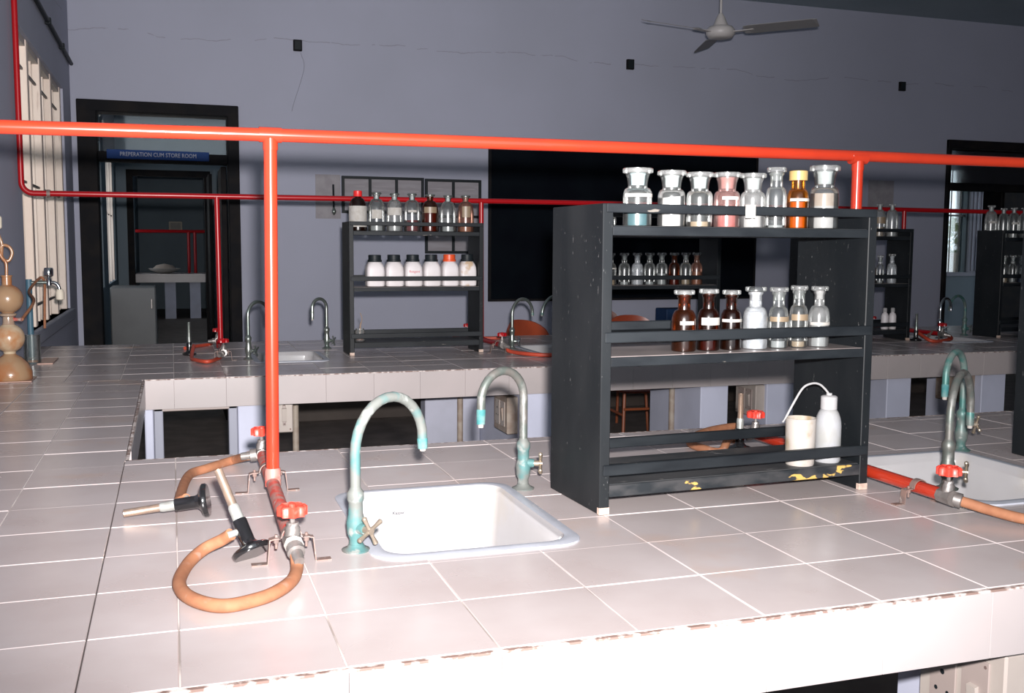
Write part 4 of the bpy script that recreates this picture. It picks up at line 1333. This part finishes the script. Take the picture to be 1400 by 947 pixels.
# rack of jars on the back bench
Y1b = 4.975
GA, GB = 'bottles on top of the jar rack', 'white plastic jars on the jar rack'
ZTb, ZMb = 0.575 * 0.655 / 0.618 + 0.0002, 0.317 * 0.655 / 0.618 + 0.0002
for (a, b, ty, kw, lb) in [
    (477, 502, 263, dict(gl='glass_amber_dark', neck=0.36, fill=0.5, fill_mat='liquid_dark', top='cap', top_mat='cap_red', lab=(0.10, 0.62, 160)), 'brown bottle with white label and red cap on the jar rack'),
    (503, 527, 265, dict(neck=0.34, fill=0.2, fill_mat='liquid_grey', top_mat='dull_steel', lab=(0.32, 0.55, 70)), 'clear flask bottle right of the red-capped brown bottle'),
    (528, 551, 266, dict(neck=0.34, gl='glass_hazy', fill=0.2, fill_mat='liquid_grey', top_mat='dull_steel', lab=(0.42, 0.62, 110)), 'hazy flask bottle with a paper label on the jar rack'),
    (552, 575, 266, dict(neck=0.34, fill=0.30, fill_mat='liquid_red', top_mat='dull_steel', lab=(0.50, 0.56, 60)), 'clear flask bottle with dark red liquid on the jar rack'),
    (576, 600, 267, dict(neck=0.34, gl='glass_amber', fill=0.5, fill_mat='liquid_orange', top_mat='dull_steel', lab=(0.5, 0.66, 90), lab_mat='liquid_tan'), 'round orange-brown flask bottle on the jar rack'),
    (601, 624, 268, dict(neck=0.34, fill=0.22, fill_mat='liquid_grey', top_mat='dull_steel'), 'clear flask bottle just right of the orange-brown one'),
    (625, 648, 268, dict(neck=0.34, gl='glass_rose', fill=0.15, fill_mat='liquid_tan', top_mat='dull_steel', lab=(0.4, 0.7, 60), lab_mat='liquid_tan'), 'rosy flask bottle at the right end of the jar rack'),
]:
    y = Y1b + 0.075
    q = ony((a + b) / 2, 317, y)
    p = Vector((q.x, y, BZ + ZTb))
    bottle('reagent_bottle', lb, 'bottle', p, px2m(b - a, p) / 2 * 0.98, px2m(317.5 - ty, p), kind='flask', group=GA, n=18, **kw)
for k, (a, b) in enumerate([(500, 525), (526, 551), (552, 576.5), (577.5, 601.5), (602.5, 626), (627, 650)]):
    y = Y1b + 0.075
    q = ony((a + b) / 2, 392, y)
    p = Vector((q.x, y, BZ + ZMb))
    lbs = ['white plastic jar with black lid at the left end of the jar rack', 'second white black-lidded jar from the left on the jar rack', 'white black-lidded jar with red handwriting on the jar rack',
           'white black-lidded jar between the handwritten jar and the orange-lidded jar', 'white plastic jar with an orange lid on the jar rack', 'brown-stained white jar with black lid at the right end of the jar rack']
    t = thing('plastic_jar', lbs[k], 'jar', p, 0, GB)
    w, h = px2m(b - a, p) / 2 * 0.97, px2m(392.5 - 349.5, p)
    m = MB()
    loops = []
    for s, z, rr in ((0.86, 0, 0.4), (0.97, 0.02, 0.35), (1, 0.08, 0.35), (1, 0.48, 0.38), (0.97, 0.60, 0.42), (0.86, 0.70, 0.5), (0.70, 0.78, 0.65), (0.64, 0.80, 0.64), (0.64, 0.86, 0.64)):
        loops.append(rrect(-w * s, w * s, -w * s, w * s, w * min(rr, s * 0.999), z * h, 4))
    nn = len(loops[0])
    m.add([v for l in loops for v in l], [[i * nn + j, i * nn + (j + 1) % nn, (i + 1) * nn + (j + 1) % nn, (i + 1) * nn + j] for i in range(len(loops) - 1) for j in range(nn)] + [list(range(nn))[::-1], [(len(loops) - 1) * nn + j for j in range(nn)]], True)
    m.build('jar_body', 'jar_stain' if k == 5 else 'jar_plastic', t)
    cm = MB().lathe([(w * 0.78, 0.775 * h), (w * 0.80, 0.79 * h), (w * 0.80, 0.84 * h), (w * 0.72, 0.85 * h), (w * 0.72, 0.985 * h), (w * 0.66, h)], 20)
    cm.build('screw_lid', 'cap_orange' if k == 4 else 'cap_black', t)
    if k == 2:
        lettering('Reagent', 0.017, 'red_ink', t, face_frame((0, -w - 0.0006, 0.47 * h), (1, 0, 0), (0, 0, 1)))

GC = 'small bottles on the rack seen through the front rack'
kinds = [('glass_clear', 'liquid_tan', 0.28, 'powder_white'), ('glass_clear', 'liquid_grey', 0.1, None), ('glass_milky', 'liquid_grey', 0.4, None), ('glass_clear', 'liquid_grey', 0.1, None),
         ('glass_clear', 'liquid_grey', 0.35, None), ('glass_amber', 'liquid_orange', 0.3, None), ('glass_clear', 'liquid_tan', 0.2, None), ('glass_rose', 'liquid_tan', 0.4, None)]
lbB = ['small bottle with tan sediment, leftmost seen through the front rack', 'small clear bottle, second from the left through the front rack', 'small whitish bottle, third from the left through the front rack',
       'small clear bottle, fourth from the left through the front rack', 'small clear bottle right beside the small amber one in the background rack', 'small amber bottle seen through the front rack',
       'small clear bottle right of the small amber one in the background rack', 'small rosy bottle at the right end seen through the front rack']
for k, cx_ in enumerate((834.6, 853.3, 871, 887.8, 904.3, 921.4, 937, 951.9)):
    y = Y1b + 0.06
    q = ony(cx_, 389, y)
    p = Vector((q.x, y, BZ + ZMb))
    g_, f_, l_, _ = kinds[k]
    bottle('reagent_bottle', lbB[k], 'bottle', p, px2m(16.2, p) / 2, px2m(389.5 - 346, p), neck=0.46, gl=g_, fill=l_, fill_mat=f_, top_mat='glass_hazy', group=GC, n=16, lab=(0.5, 0.54, 120) if k in (0,) else None)
small = [
    (832, Y1b + 0.06, ZTb, 20, 36, dict(kind='flask', neck=0.36, fill=0.3, fill_mat='liquid_tan'), 'clear bottle on the background rack, behind the front rack top left'),
    (1200.7, Y1b + 0.075, ZTb, 16, 44, dict(kind='flask', neck=0.36, gl='glass_hazy', fill=0.3, fill_mat='liquid_tan', lab=(0.40, 0.60, 120), lab_mat='liquid_tan'), 'hazy flask bottle next to the front rack on the rack behind it'),
    (1217.5, Y1b + 0.075, ZTb, 17, 44, dict(kind='flask', neck=0.36, gl='glass_hazy', fill=0.25, fill_mat='liquid_grey'), 'hazy flask bottle at the right end on the rack behind the front rack'),
    (1192.5, Y1b + 0.06, ZMb, 11, 38, dict(gl='glass_amber', neck=0.45, fill=0.3, fill_mat='liquid_red'), 'tiny amber bottle right beside the front rack edge'),
    (1204, Y1b + 0.06, ZMb, 11, 38, dict(neck=0.45, fill=0.1), 'tiny clear bottle between the tiny amber bottle and the white one'),
    (1220, Y1b + 0.06, ZMb, 13, 40, dict(gl='glass_milky', neck=0.45, fill=0.2), 'tiny whitish bottle on the middle shelf right of the front rack'),
    (1352.4, Y1b + 0.16, ZTb, 17, 44, dict(kind='flask', neck=0.36, gl='glass_hazy', fill=0.25, lab=(0.45, 0.52, 100)), 'clear flask bottle, leftmost on the rack before the right doorway'),
    (1369.5, Y1b + 0.075, ZTb, 15, 40, dict(kind='flask', neck=0.36, fill=0.2), 'clear flask bottle, second on the rack before the right doorway'),
    (1383.5, Y1b + 0.075, ZTb, 15, 41, dict(kind='flask', neck=0.36, fill=0.2, lab=(0.45, 0.52, 100)), 'clear flask bottle, third on the rack before the right doorway'),
    (1398, Y1b + 0.075, ZTb, 15, 41, dict(kind='flask', neck=0.36, fill=0.2), 'clear flask bottle cut by the right edge on the doorway rack'),
    (1374, Y1b + 0.06, ZMb, 11, 37, dict(neck=0.45, fill=0.25, fill_mat='liquid_tan'), 'tiny bottle with tan dregs on the doorway rack middle shelf'),
    (1385.5, Y1b + 0.06, ZMb, 11, 37, dict(neck=0.45, fill=0.15), 'tiny clear bottle in the middle of the doorway rack middle shelf'),
    (1396.5, Y1b + 0.06, ZMb, 11, 37, dict(neck=0.45, fill=0.3, fill_mat='blue_crate'), 'tiny bottle of blue liquid on the doorway rack middle shelf'),
]
for (cx_, y, z, wpx, hpx, kw, lb) in small:
    q = ony(cx_, 350, y)
    p = Vector((q.x, y, BZ + z))
    bottle('reagent_bottle', lb, 'bottle', p, px2m(wpx, p) / 2, px2m(hpx, p), top_mat='glass_hazy', group='bottles on the far right racks', n=14, **kw)
for k, cx_ in enumerate((1209.5, 1220)):
    y = Y1b + 0.07
    q = ony(cx_, 440, y)
    p = Vector((q.x, y, BZ + 0.0602 * 0.655 / 0.618))
    t = thing('plastic_bottle', ('white plastic bottle, left of a pair on the bottom shelf right of the front rack', 'white plastic bottle, right of a pair on the bottom shelf right of the front rack')[k], 'bottle', p, 0, 'pair of white plastic bottles')
    r, h = px2m(10, p) / 2, px2m(29, p)
    MB().lathe([(r * .9, 0), (r, .005), (r, .62 * h), (r * .75, .74 * h), (r * .42, .78 * h), (r * .42, .85 * h)], 14).build('bottle_body', 'jar_plastic', t)
    MB().lathe([(r * .55, .80 * h), (r * .55, .97 * h), (r * .4, h)], 12).build('screw_cap', 'powder_white', t)
# jar with a dry twig on the bottom shelf of the jar rack
q = ony(492, 468, Y1b + 0.09)
p = Vector((q.x, Y1b + 0.09, BZ + 0.0602 * 0.655 / 0.618))
tj = thing('specimen_jar', 'murky jar holding a dry twig at the bottom left of the jar rack', 'jar', p)
MB().lathe([(0.024, 0), (0.026, 0.004), (0.026, 0.05), (0.022, 0.056), (0.022, 0.062)], 16, capt=False).build('jar_body', 'glass_hazy', tj)
MB().lathe([(0.022, 0.004), (0.023, 0.038)], 14).build('contents', 'liquid_brown', tj)
MB().tube(bez([(0, 0, 0.03), (0.004, 0, 0.08), (0.012, 0, 0.11), (0.004, 0.004, 0.14)], 4), [0.004] * 6 + [0.002] * 7, 6).build('twig', 'twig', tj)

# ------------------------------------------------------------------ switch boxes and drain pipes below the benches


def switch_box(label, origin, xdir, w, h, d=0.055, mat='beige_plastic', plate='pinkish_plate', cols=2):
    """box whose front face has its lower-left corner at origin; xdir runs along the face, outwards is xdir x up"""
    t = thing('switch_box', label, 'switch')
    F = face_frame(origin, xdir, (0, 0, 1))
    t.matrix_world = F
    MB().box(0, w, 0, h, -d, 0, 0.004).build('box_body', mat, t)
    cw = (w - 0.05) / cols
    for c in range(cols):
        x0 = 0.025 + c * cw + 0.006
        x1 = 0.025 + (c + 1) * cw - 0.006
        pl = MB().box(x0, x1, 0.03, h - 0.025, 0.0, 0.004, 0.0015).build('socket_plate' if c == 0 else 'switch_plate', plate, t)
        mx, my = (x0 + x1) / 2, h / 2
        if c == 0 and cols > 1:
            for (ax, ay, rr) in ((0, 0.022, 0.005), (-0.014, -0.012, 0.004), (0.014, -0.012, 0.004)):
                MB().lathe([(rr, 0), (rr, 0.0006)], 12, M=Matrix.Translation((mx + ax, my + ay, 0.0041))).build('pin_hole', 'cap_black', pl)
        else:
            MB().prism([(my - 0.03, 0.004), (my + 0.03, 0.004), (my + 0.028, 0.012), (my - 0.028, 0.007)], mx - 0.010, mx + 0.010, 'x').build('rocker', mat, pl)
        for (ax, ay) in ((x0 + 0.008, 0.038), (x1 - 0.008, 0.038), (x0 + 0.008, h - 0.034), (x1 - 0.008, h - 0.034)):
            MB().lathe([(0.003, 0), (0.003, 0.001)], 8, M=Matrix.Translation((ax, ay, 0.0041))).build('screw', 'rust_iron', pl)
    for (ax, ay) in ((0.012, 0.014), (w - 0.012, 0.014)):
        MB().lathe([(0.004, 0), (0.004, 0.0015)], 8, M=Matrix.Translation((ax, ay, 0.0))).build('screw', 'rust_iron', t)
    return t


# face looking towards -X on the side of a support: xdir must be -Y so that xdir x up = -X
switch_box('cream switch and socket box under the front bench at lower right', (1.335 - 0.055, 1.475, BZ - 0.335), (0, -1, 0), 0.20, 0.205)
switch_box('grimy switch box under the back bench behind the right-hand tap of the middle sink', (1.480 - 0.05, 4.56, BZ - 0.315), (0, -1, 0), 0.20, 0.17, mat='aged_plastic', plate='beige_plastic')
switch_box('beige two-gang switch box under the back bench seen through the front rack', (2.765 - 0.05, 4.54, BZ - 0.295), (0, -1, 0), 0.19, 0.16)
switch_box('brownish switch box under the back bench behind the right sink taps', (4.08 - 0.05, 4.62, BZ - 0.29), (0, -1, 0), 0.24, 0.16, mat='aged_plastic', plate='aged_plastic')
switch_box('narrow pale switch box beside the drain pipe left of the middle sink', (0.408, 4.45, BZ - 0.27), (1, 0, 0), 0.075, 0.155, cols=1)


def drain(label, px, y, z1=BZ - 0.102, collar=True):
    x = ony(px, 570, y).x
    t = thing('drain_pipe', label, 'pipe')
    MB().tube([(x, y, 0.0), (x, y, z1 - 0.05)], 0.015, 12).build('pipe', 'drain_pipe', t)
    MB().lathe([(0.019, 0), (0.021, 0.004), (0.021, 0.045), (0.016, 0.05)], 14, (x, y, z1 - 0.05)).build('collar', 'pipe_collar' if collar else 'aged_plastic', t)
    return t


drain('brown drain pipe under the back bench left of the middle sink', 404, 4.75)
drain('thin pale drain pipe under the back bench above the middle sink rim', 629, 4.90, collar=False)
drain('thin pipe on the support under the back bench seen through the front rack', 918, 4.60, collar=False)

# ------------------------------------------------------------------ glassware and tap at the window end of the side bench
KY = 4.42
kx = ony(12, 450, KY).x
kp = thing('gas_generator', 'stained glass gas generator of three stacked bulbs at the left edge', 'apparatus', (kx, KY, BZ + 0.004))
MB().lathe([(0.078, 0), (0.081, 0.004), (0.080, 0.03), (0.066, 0.062), (0.044, 0.085), (0.026, 0.096), (0.0215, 0.102)], 28).build('base_bulb', 'kipp_glass', kp)
MB().lathe([(0.0215, 0.100)] + [(0.0575 * math.sin(a), 0.163 - 0.0575 * math.cos(a)) for a in [0.42 + (PI - 0.84) * k / 12 for k in range(13)]] + [(0.022, 0.218)], 28).build('middle_bulb', 'kipp_pale', kp)
MB().lathe([(0.024, 0.216), (0.021, 0.224), (0.020, 0.246), (0.030, 0.252), (0.031, 0.258), (0.022, 0.262)], 24).build('joint_neck', 'kipp_dark', kp)
MB().lathe([(0.022, 0.262)] + [(0.0575 * math.sin(a), 0.317 - 0.0575 * math.cos(a)) for a in [0.42 + (PI - 0.75) * k / 12 for k in range(13)]] + [(0.018, 0.372), (0.018, 0.402), (0.021, 0.405), (0.021, 0.409)], 28).build('top_bulb', 'kipp_glass', kp)
lp = [(0, 0, 0.40), (0, 0, 0.455), (-0.012, 0, 0.475), (-0.022, 0, 0.50), (-0.010, 0, 0.525), (0.012, 0.006, 0.52), (0.022, 0.008, 0.495), (0.008, 0.006, 0.465), (-0.014, 0.004, 0.48), (-0.012, 0, 0.53), (-0.022, 0, 0.565), (-0.026, 0, 0.595)]
MB().tube(bez(lp, 6), 0.0062, 10).build('safety_tube', 'kipp_glass', kp)
MB().lathe([(0.012, 0.588), (0.018, 0.594), (0.019, 0.632), (0.015, 0.638)], 16, (-0.027, 0, 0)).build('stopper', 'cork_white', kp)
MB().tube([(0.02, 0, 0.236), (0.036, -0.008, 0.236), (0.05, -0.012, 0.236)], [0.008, 0.006, 0.008], 10).build('stopcock', 'red_worn', kp)
plt = tag(MB().box(kx - 0.08, kx + 0.085, KY - 0.085, KY + 0.085, BZ + 0.0002, BZ + 0.004, 0.001).build('base_plate', 'copper_plate'),
          'thin coppery plate under the stacked-bulb gas generator', 'plate')
bx = thing('wooden_box', 'dark wooden box cut by the left edge in front of the gas generator', 'box')
q0, q1 = onz(2, 545), onz(21, 519)
MB().box(XW + 0.005, q1.x - 0.004, q0.y - 0.25, q1.y - 0.42, BZ + 0.0005, BZ + 0.045, 0.003).build('tray', 'dark_wood', bx)
MB().box(XW + 0.012, q1.x - 0.012, q0.y - 0.24, q1.y - 0.43, BZ + 0.045, BZ + 0.075, 0.006).build('lid', 'cap_black', bx)
# glass cylinder
q = onz(45, 497)
gc = thing('glass_cylinder', 'small clear glass jar on the side bench below the window', 'jar', (q.x, q.y, BZ + 0.0005))
MB().lathe([(0.033, 0), (0.035, 0.004), (0.034, 0.125), (0.037, 0.130), (0.032, 0.128), (0.031, 0.008), (0, 0.006)], 20, capt=False).build('jar_wall', 'glass_clear', gc)
MB().lathe([(0.030, 0.008), (0.030, 0.018), (0, 0.018)], 16).build('contents', 'kipp_dark', gc)
pl2 = tag(MB().box(onz(52, 497).x, onz(74, 496).x, onz(60, 498).y, onz(60, 498).y + 0.25, BZ + 0.0002, BZ + 0.005, 0.001).build('metal_tray', 'copper_plate'),
          'flat pinkish tray beside the small glass jar under the window', 'tray')
# wall tap on a blue riser
ty = 5.30
tx = XW + 0.028
wt = thing('wall_tap', 'chrome tap on a blue riser in front of the window', 'tap')
zt = ony(50, 386, ty).z
MB().tube([(tx, ty, BZ + 0.0005), (tx, ty, zt + 0.015)], 0.014, 14).build('riser', 'blue_pipe', wt)
xe = ony(67, 386, ty).x
MB().tube([(tx, ty, zt), (xe, ty, zt)], 0.0085, 12).build('arm', 'dull_steel', wt)
MB().lathe([(0.012, -0.014), (0.013, 0.012), (0.009, 0.02), (0.008, 0.026), (0.019, 0.030), (0.021, 0.036), (0.021, 0.064), (0.017, 0.070)], 18, (xe, ty, zt)).build('tap_head', 'chrome', wt)
MB().tube(bez([(xe, ty, zt), (xe + 0.024, ty, zt - 0.002), (xe + 0.040, ty, zt - 0.016), (xe + 0.046, ty, zt - 0.042)], 5), 0.0085, 12).build('spout', 'chrome', wt)
MB().lathe([(0.012, -0.085), (0.019, -0.080), (0.020, -0.05), (0.014, -0.034), (0.010, -0.032)], 16, (xe + 0.046, ty, zt)).build('cloth_filter', 'cork_white', wt)
hose('brown rubber tube hooked over the wall tap arm beside the bulbs', [Vector((kx + 0.05, KY - 0.01, BZ + 0.24)), Vector((kx + 0.07, KY + 0.2, BZ + 0.30)), Vector((tx + 0.03, ty - 0.25, zt - 0.03)), Vector((tx + 0.045, ty - 0.02, zt + 0.017)),
                                                                              Vector((tx + 0.062, ty + 0.0, zt + 0.0195)), Vector((tx + 0.066, ty + 0.022, zt - 0.02)), Vector((tx + 0.062, ty + 0.03, zt - 0.10)), Vector((tx + 0.058, ty + 0.03, zt - 0.22))], 0.006, 'rubber_hose')

# ------------------------------------------------------------------ chairs behind the back bench


def chair(label, x, y, ang, shell):
    t = thing('moulded_chair', label, 'chair', (x, y, 0), ang, 'orange chairs behind the back bench')
    zs_, zb = 0.46, 0.93
    m = MB()
    nu, nv = 10, 10
    # one curved back shell, 1.2 cm thick, facing local +y
    for side in (0, 1):
        v, f = [], []
        for i in range(nu + 1):
            for j in range(nv + 1):
                u, w = -1 + 2 * i / nu, j / nv
                half = 0.205 * (1 - 0.22 * max(0, w - 0.5) ** 2 * 4)
                zz = 0.60 + (zb - 0.60) * w - 0.05 * (abs(u) ** 3) * (w ** 2)
                yy = -0.20 - 0.06 * w + 0.045 * u * u - (0.012 if side else 0)
                v.append((u * half, yy, zz))
        for i in range(nu):
            for j in range(nv):
                a = i * (nv + 1) + j
                f.append([a, a + 1, a + nv + 2, a + nv + 1])
        m.add(v, f, True)
    n = (nu + 1) * (nv + 1)
    rim = [i * (nv + 1) for i in range(nu + 1)] + [nu * (nv + 1) + j for j in range(1, nv + 1)] + [i * (nv + 1) + nv for i in range(nu - 1, -1, -1)] + [j for j in range(nv - 1, 0, -1)]
    m.add([m.v[k] for k in rim] + [m.v[k + n] for k in rim], [[k, (k + 1) % len(rim), len(rim) + (k + 1) % len(rim), len(rim) + k] for k in range(len(rim))], False)
    m.build('backrest', shell, t)
    s = MB()
    lo = rrect(-0.21, 0.21, -0.20, 0.22, 0.07, zs_ - 0.012, 5)
    hi = rrect(-0.21, 0.21, -0.20, 0.22, 0.07, zs_, 5)
    nn = len(lo)
    s.add(lo + hi, [[k, (k + 1) % nn, nn + (k + 1) % nn, nn + k] for k in range(nn)] + [list(range(nn))[::-1], [nn + k for k in range(nn)]])
    s.build('seat', shell, t)
    for sx in (-1, 1):
        MB().tube([(sx * 0.19, 0.19, zs_ - 0.013), (sx * 0.21, 0.22, 0.0)], 0.011, 8).build('leg', 'orange_leg', t)
        MB().tube([(sx * 0.175, -0.272, 0.82), (sx * 0.18, -0.225, 0.55), (sx * 0.18, -0.19, zs_ - 0.013), (sx * 0.20, -0.25, 0.0)], 0.011, 8).build('leg', 'orange_leg', t)
        MB().tube([(sx * 0.20, 0.2, 0.30), (sx * 0.195, -0.22, 0.30)], 0.009, 8).build('stretcher', 'orange_leg', t)
    MB().tube([(-0.20, 0.206, 0.34), (0.20, 0.206, 0.34)], 0.009, 8).build('stretcher', 'orange_leg', t)
    return t


c = ony(704, 440, 6.35)
chair('orange-brown chair turned sideways, right of the jar rack', c.x + 0.24, 6.35, math.radians(-62), 'orange_shell')
c = ony(836, 430, 7.15)
chair('dark brown chair back seen through the front rack, left of the pair', c.x, 7.15, math.radians(185), 'brown_shell')
c = ony(878, 435, 6.25)
chair('orange chair back seen through the front rack, right of the pair', c.x, 6.25, math.radians(176), 'orange_shell')
bc_ = thing('storage_crate', 'dark blue crate edge showing above the orange chair through the front rack', 'crate')
c = ony(918, 424, 7.2)
MB().box(c.x - 0.04, c.x + 0.16, 7.2, 7.4, 0.42, c.z + 0.01, 0.006).build('crate_shell', 'blue_crate', bc_)
MB().box(c.x - 0.07, c.x + 0.19, 7.17, 7.43, 0.0, 0.42, 0.006).build('stand', 'dark_wood', bc_)

# ------------------------------------------------------------------ back wall fittings
b0, b1 = ony(672, 202, YW - 0.03), ony(1029, 405, YW - 0.03)
bt = thing('blackboard', 'large plain blackboard hanging on the back wall', 'blackboard')
MB().box(b0.x, b1.x, YW - 0.03, YW - 0.002, b1.z, b0.z, 0.003).build('board', 'board_black', bt)
for (a, b, c, d) in ((b0.x - 0.02, b0.x, b1.z - 0.02, b0.z + 0.02), (b1.x, b1.x + 0.02, b1.z - 0.02, b0.z + 0.02), (b0.x, b1.x, b0.z, b0.z + 0.02), (b0.x, b1.x, b1.z - 0.02, b1.z)):
    MB().box(a, b, YW - 0.036, YW - 0.002, c, d, 0.002).build('frame', 'door_paint', bt)


def chart(label, pl, pt, pr, pb, cols, rows):
    a, b = ony(pl, pt, YW - 0.02), ony(pr, pb, YW - 0.02)
    t = thing('chart_frame', label, 'frame')
    x0, x1, z0, z1 = a.x, b.x, b.z, a.z
    MB().box(x0, x1, YW - 0.012, YW - 0.004, z0, z1).build('chart_sheet', 'chart_paper', t)
    for c in range(cols + 1):
        x = x0 + (x1 - x0) * c / cols
        MB().box(x - 0.011, x + 0.011, YW - 0.026, YW - 0.002, z0 - 0.011, z1 + 0.011, 0.002).build('frame_upright', 'cap_black', t)
    for r in range(rows + 1):
        z = z0 + (z1 - z0) * r / rows
        MB().box(x0, x1, YW - 0.025, YW - 0.003, z - 0.011, z + 0.011, 0.002).build('frame_rail', 'cap_black', t)
    for c in range(cols):
        cw = (x1 - x0) / cols
        for q in range(6):
            zz = z1 - 0.07 - q * 0.032
            wd = cw * random.uniform(0.45, 0.7)
            MB().box(x0 + cw * c + cw * 0.15, x0 + cw * c + cw * 0.15 + wd, YW - 0.0135, YW - 0.0120, zz, zz + 0.008).build('print_line', 'paper_old', t)
    return t


chart('black framed chart with three columns on the back wall', 469, 242, 578, 291, 3, 1)
chart('black framed chart with two columns and two rows beside the blackboard', 583, 246, 656, 345, 2, 2)


def sheet(label, pl, pt, pr, pb):
    a, b = ony(pl, pt, YW - 0.006), ony(pr, pb, YW - 0.006)
    return tag(MB().box(a.x, b.x, YW - 0.006, YW - 0.001, b.z, a.z).build('paper_sheet', 'paper_old'), label, 'paper')


sheet('faded sheet pinned to the back wall left of the framed charts', 431, 238, 466, 299)
sheet('faded sheet on the back wall right of the blackboard', 1188, 246, 1221, 285)
th_ = thing('wall_thermometer', 'thin dark rod hanging on the wall left of the framed charts', 'thermometer')
a, b = ony(455.5, 252, YW - 0.012), ony(456.5, 294, YW - 0.012)
MB().tube([(a.x, YW - 0.014, a.z), (b.x, YW - 0.014, b.z + 0.03)], 0.008, 8).build('rod', 'cap_black', th_)
MB().lathe([(0.004, 0), (0.017, 0.02), (0.017, 0.035), (0.006, 0.06)], 10, (b.x, YW - 0.019, b.z)).build('bulb_cup', 'dull_steel', th_)
for k, (px, py, lb) in enumerate(((407, 62, 'small dark box high on the back wall above the framed charts'), (862, 88, 'small dark box high on the wall below the ceiling fan'), (1234, 118, 'small dark box high on the wall near the right doorway'))):
    p = ony(px, py, YW - 0.02)
    t = thing('wall_box', lb, 'box', (p.x, YW, p.z), 0, 'small dark boxes high on the back wall')
    MB().box(-0.033, 0.033, -0.03, -0.001, -0.042, 0.042, 0.003).build('box_frame', 'door_paint', t)
    MB().box(-0.024, 0.024, -0.034, -0.03, -0.033, 0.033, 0.001).build('box_cover', 'cap_black', t)
p0 = ony(410, 70, YW - 0.004)
cbl = [ony(x, y, YW - 0.005) for x, y in ((411, 72), (416, 90), (411, 112), (402, 140), (399, 152))]
tag(MB().tube(bez(cbl, 5), 0.0022, 6).build('loose_wire', 'steel_frame'), 'thin loose wire hanging from the small dark wall box', 'wire')

# conduit along the top of the window wall
cd_ = thing('wall_conduit', 'dark conduit sloping into the corner high on the window wall', 'conduit')
ca_, cb2 = onx(38, -12, XW + 0.016), onx(99, 90, XW + 0.016)
MB().tube([(XW + 0.016, ca_.y - 2.0, cb2.z), (XW + 0.016, YW - 0.02, cb2.z)], 0.014, 10).build('conduit_pipe', 'cap_black', cd_)
for y in (5.8, 6.7, 7.5):
    MB().box(XW, XW + 0.034, y - 0.018, y + 0.018, cb2.z - 0.02, cb2.z + 0.02, 0.004).build('saddle', 'cap_black', cd_)

# ------------------------------------------------------------------ ceiling fan
FY = 6.6
fc = ony(985, 45, FY)
fn = thing('ceiling_fan', 'three-bladed ceiling fan hanging near the back wall', 'fan', (fc.x, FY, fc.z))
MB().tube([(0, 0, 0.03), (0, 0, ZC - fc.z - 0.001)], 0.009, 10).build('down_rod', 'fan_paint', fn)
MB().lathe([(0.055, 0.045), (0.045, 0.07), (0.026, 0.115), (0.012, 0.135)], 18).build('rod_cover', 'fan_paint', fn)
MB().lathe([(0.055, ZC - fc.z - 0.002), (0.05, ZC - fc.z - 0.04), (0.015, ZC - fc.z - 0.09)], 18).build('ceiling_canopy', 'fan_paint', fn)
MB().lathe([(0.05, -0.042), (0.085, -0.034), (0.102, -0.01), (0.102, 0.018), (0.085, 0.04), (0.05, 0.048)], 28).build('motor_housing', 'fan_paint', fn)
for ry in range(3):
    ang = (math.radians(-47), math.radians(-167), math.radians(73))[ry]
    u = Vector((math.cos(ang), math.sin(ang), 0))
    s = Vector((-u.y, u.x, 0))
    bl = MB()
    L0, L1, wd = 0.17, 0.68, 0.058
    tw = -0.016
    out = []
    for (l, w_) in ((L0, 0.035), (L0 + 0.05, wd), (L1 - 0.03, wd * 0.98), (L1, wd * 0.75)):
        out.append((l, w_))
    v = []
    for dz in (0.0, 0.004):
        for (l, w_) in out:
            v.append(u * l - s * w_ + Vector((0, 0, 0.004 - tw + dz)))
            v.append(u * l + s * w_ + Vector((0, 0, 0.004 + tw + dz)))
    k = len(out) * 2
    f = []
    for i in range(len(out) - 1):
        a = 2 * i
        f += [[a, a + 1, a + 3, a + 2], [k + a, k + a + 2, k + a + 3, k + a + 1], [a, a + 2, k + a + 2, k + a], [a + 1, k + a + 1, k + a + 3, a + 3]]
    f += [[0, k, k + 1, 1], [k - 2, k - 1, 2 * k - 1, 2 * k - 2]]
    bl.add(v, f)
    b = bl.build('blade', 'fan_blade', fn)
    MB().strap([u * 0.09 + Vector((0, 0, 0.0)), u * 0.15 + Vector((0, 0, 0.0)), u * 0.24 + Vector((0, 0, 0.002))], 0.04, 0.005, s).build('blade_bracket', 'fan_paint', b)
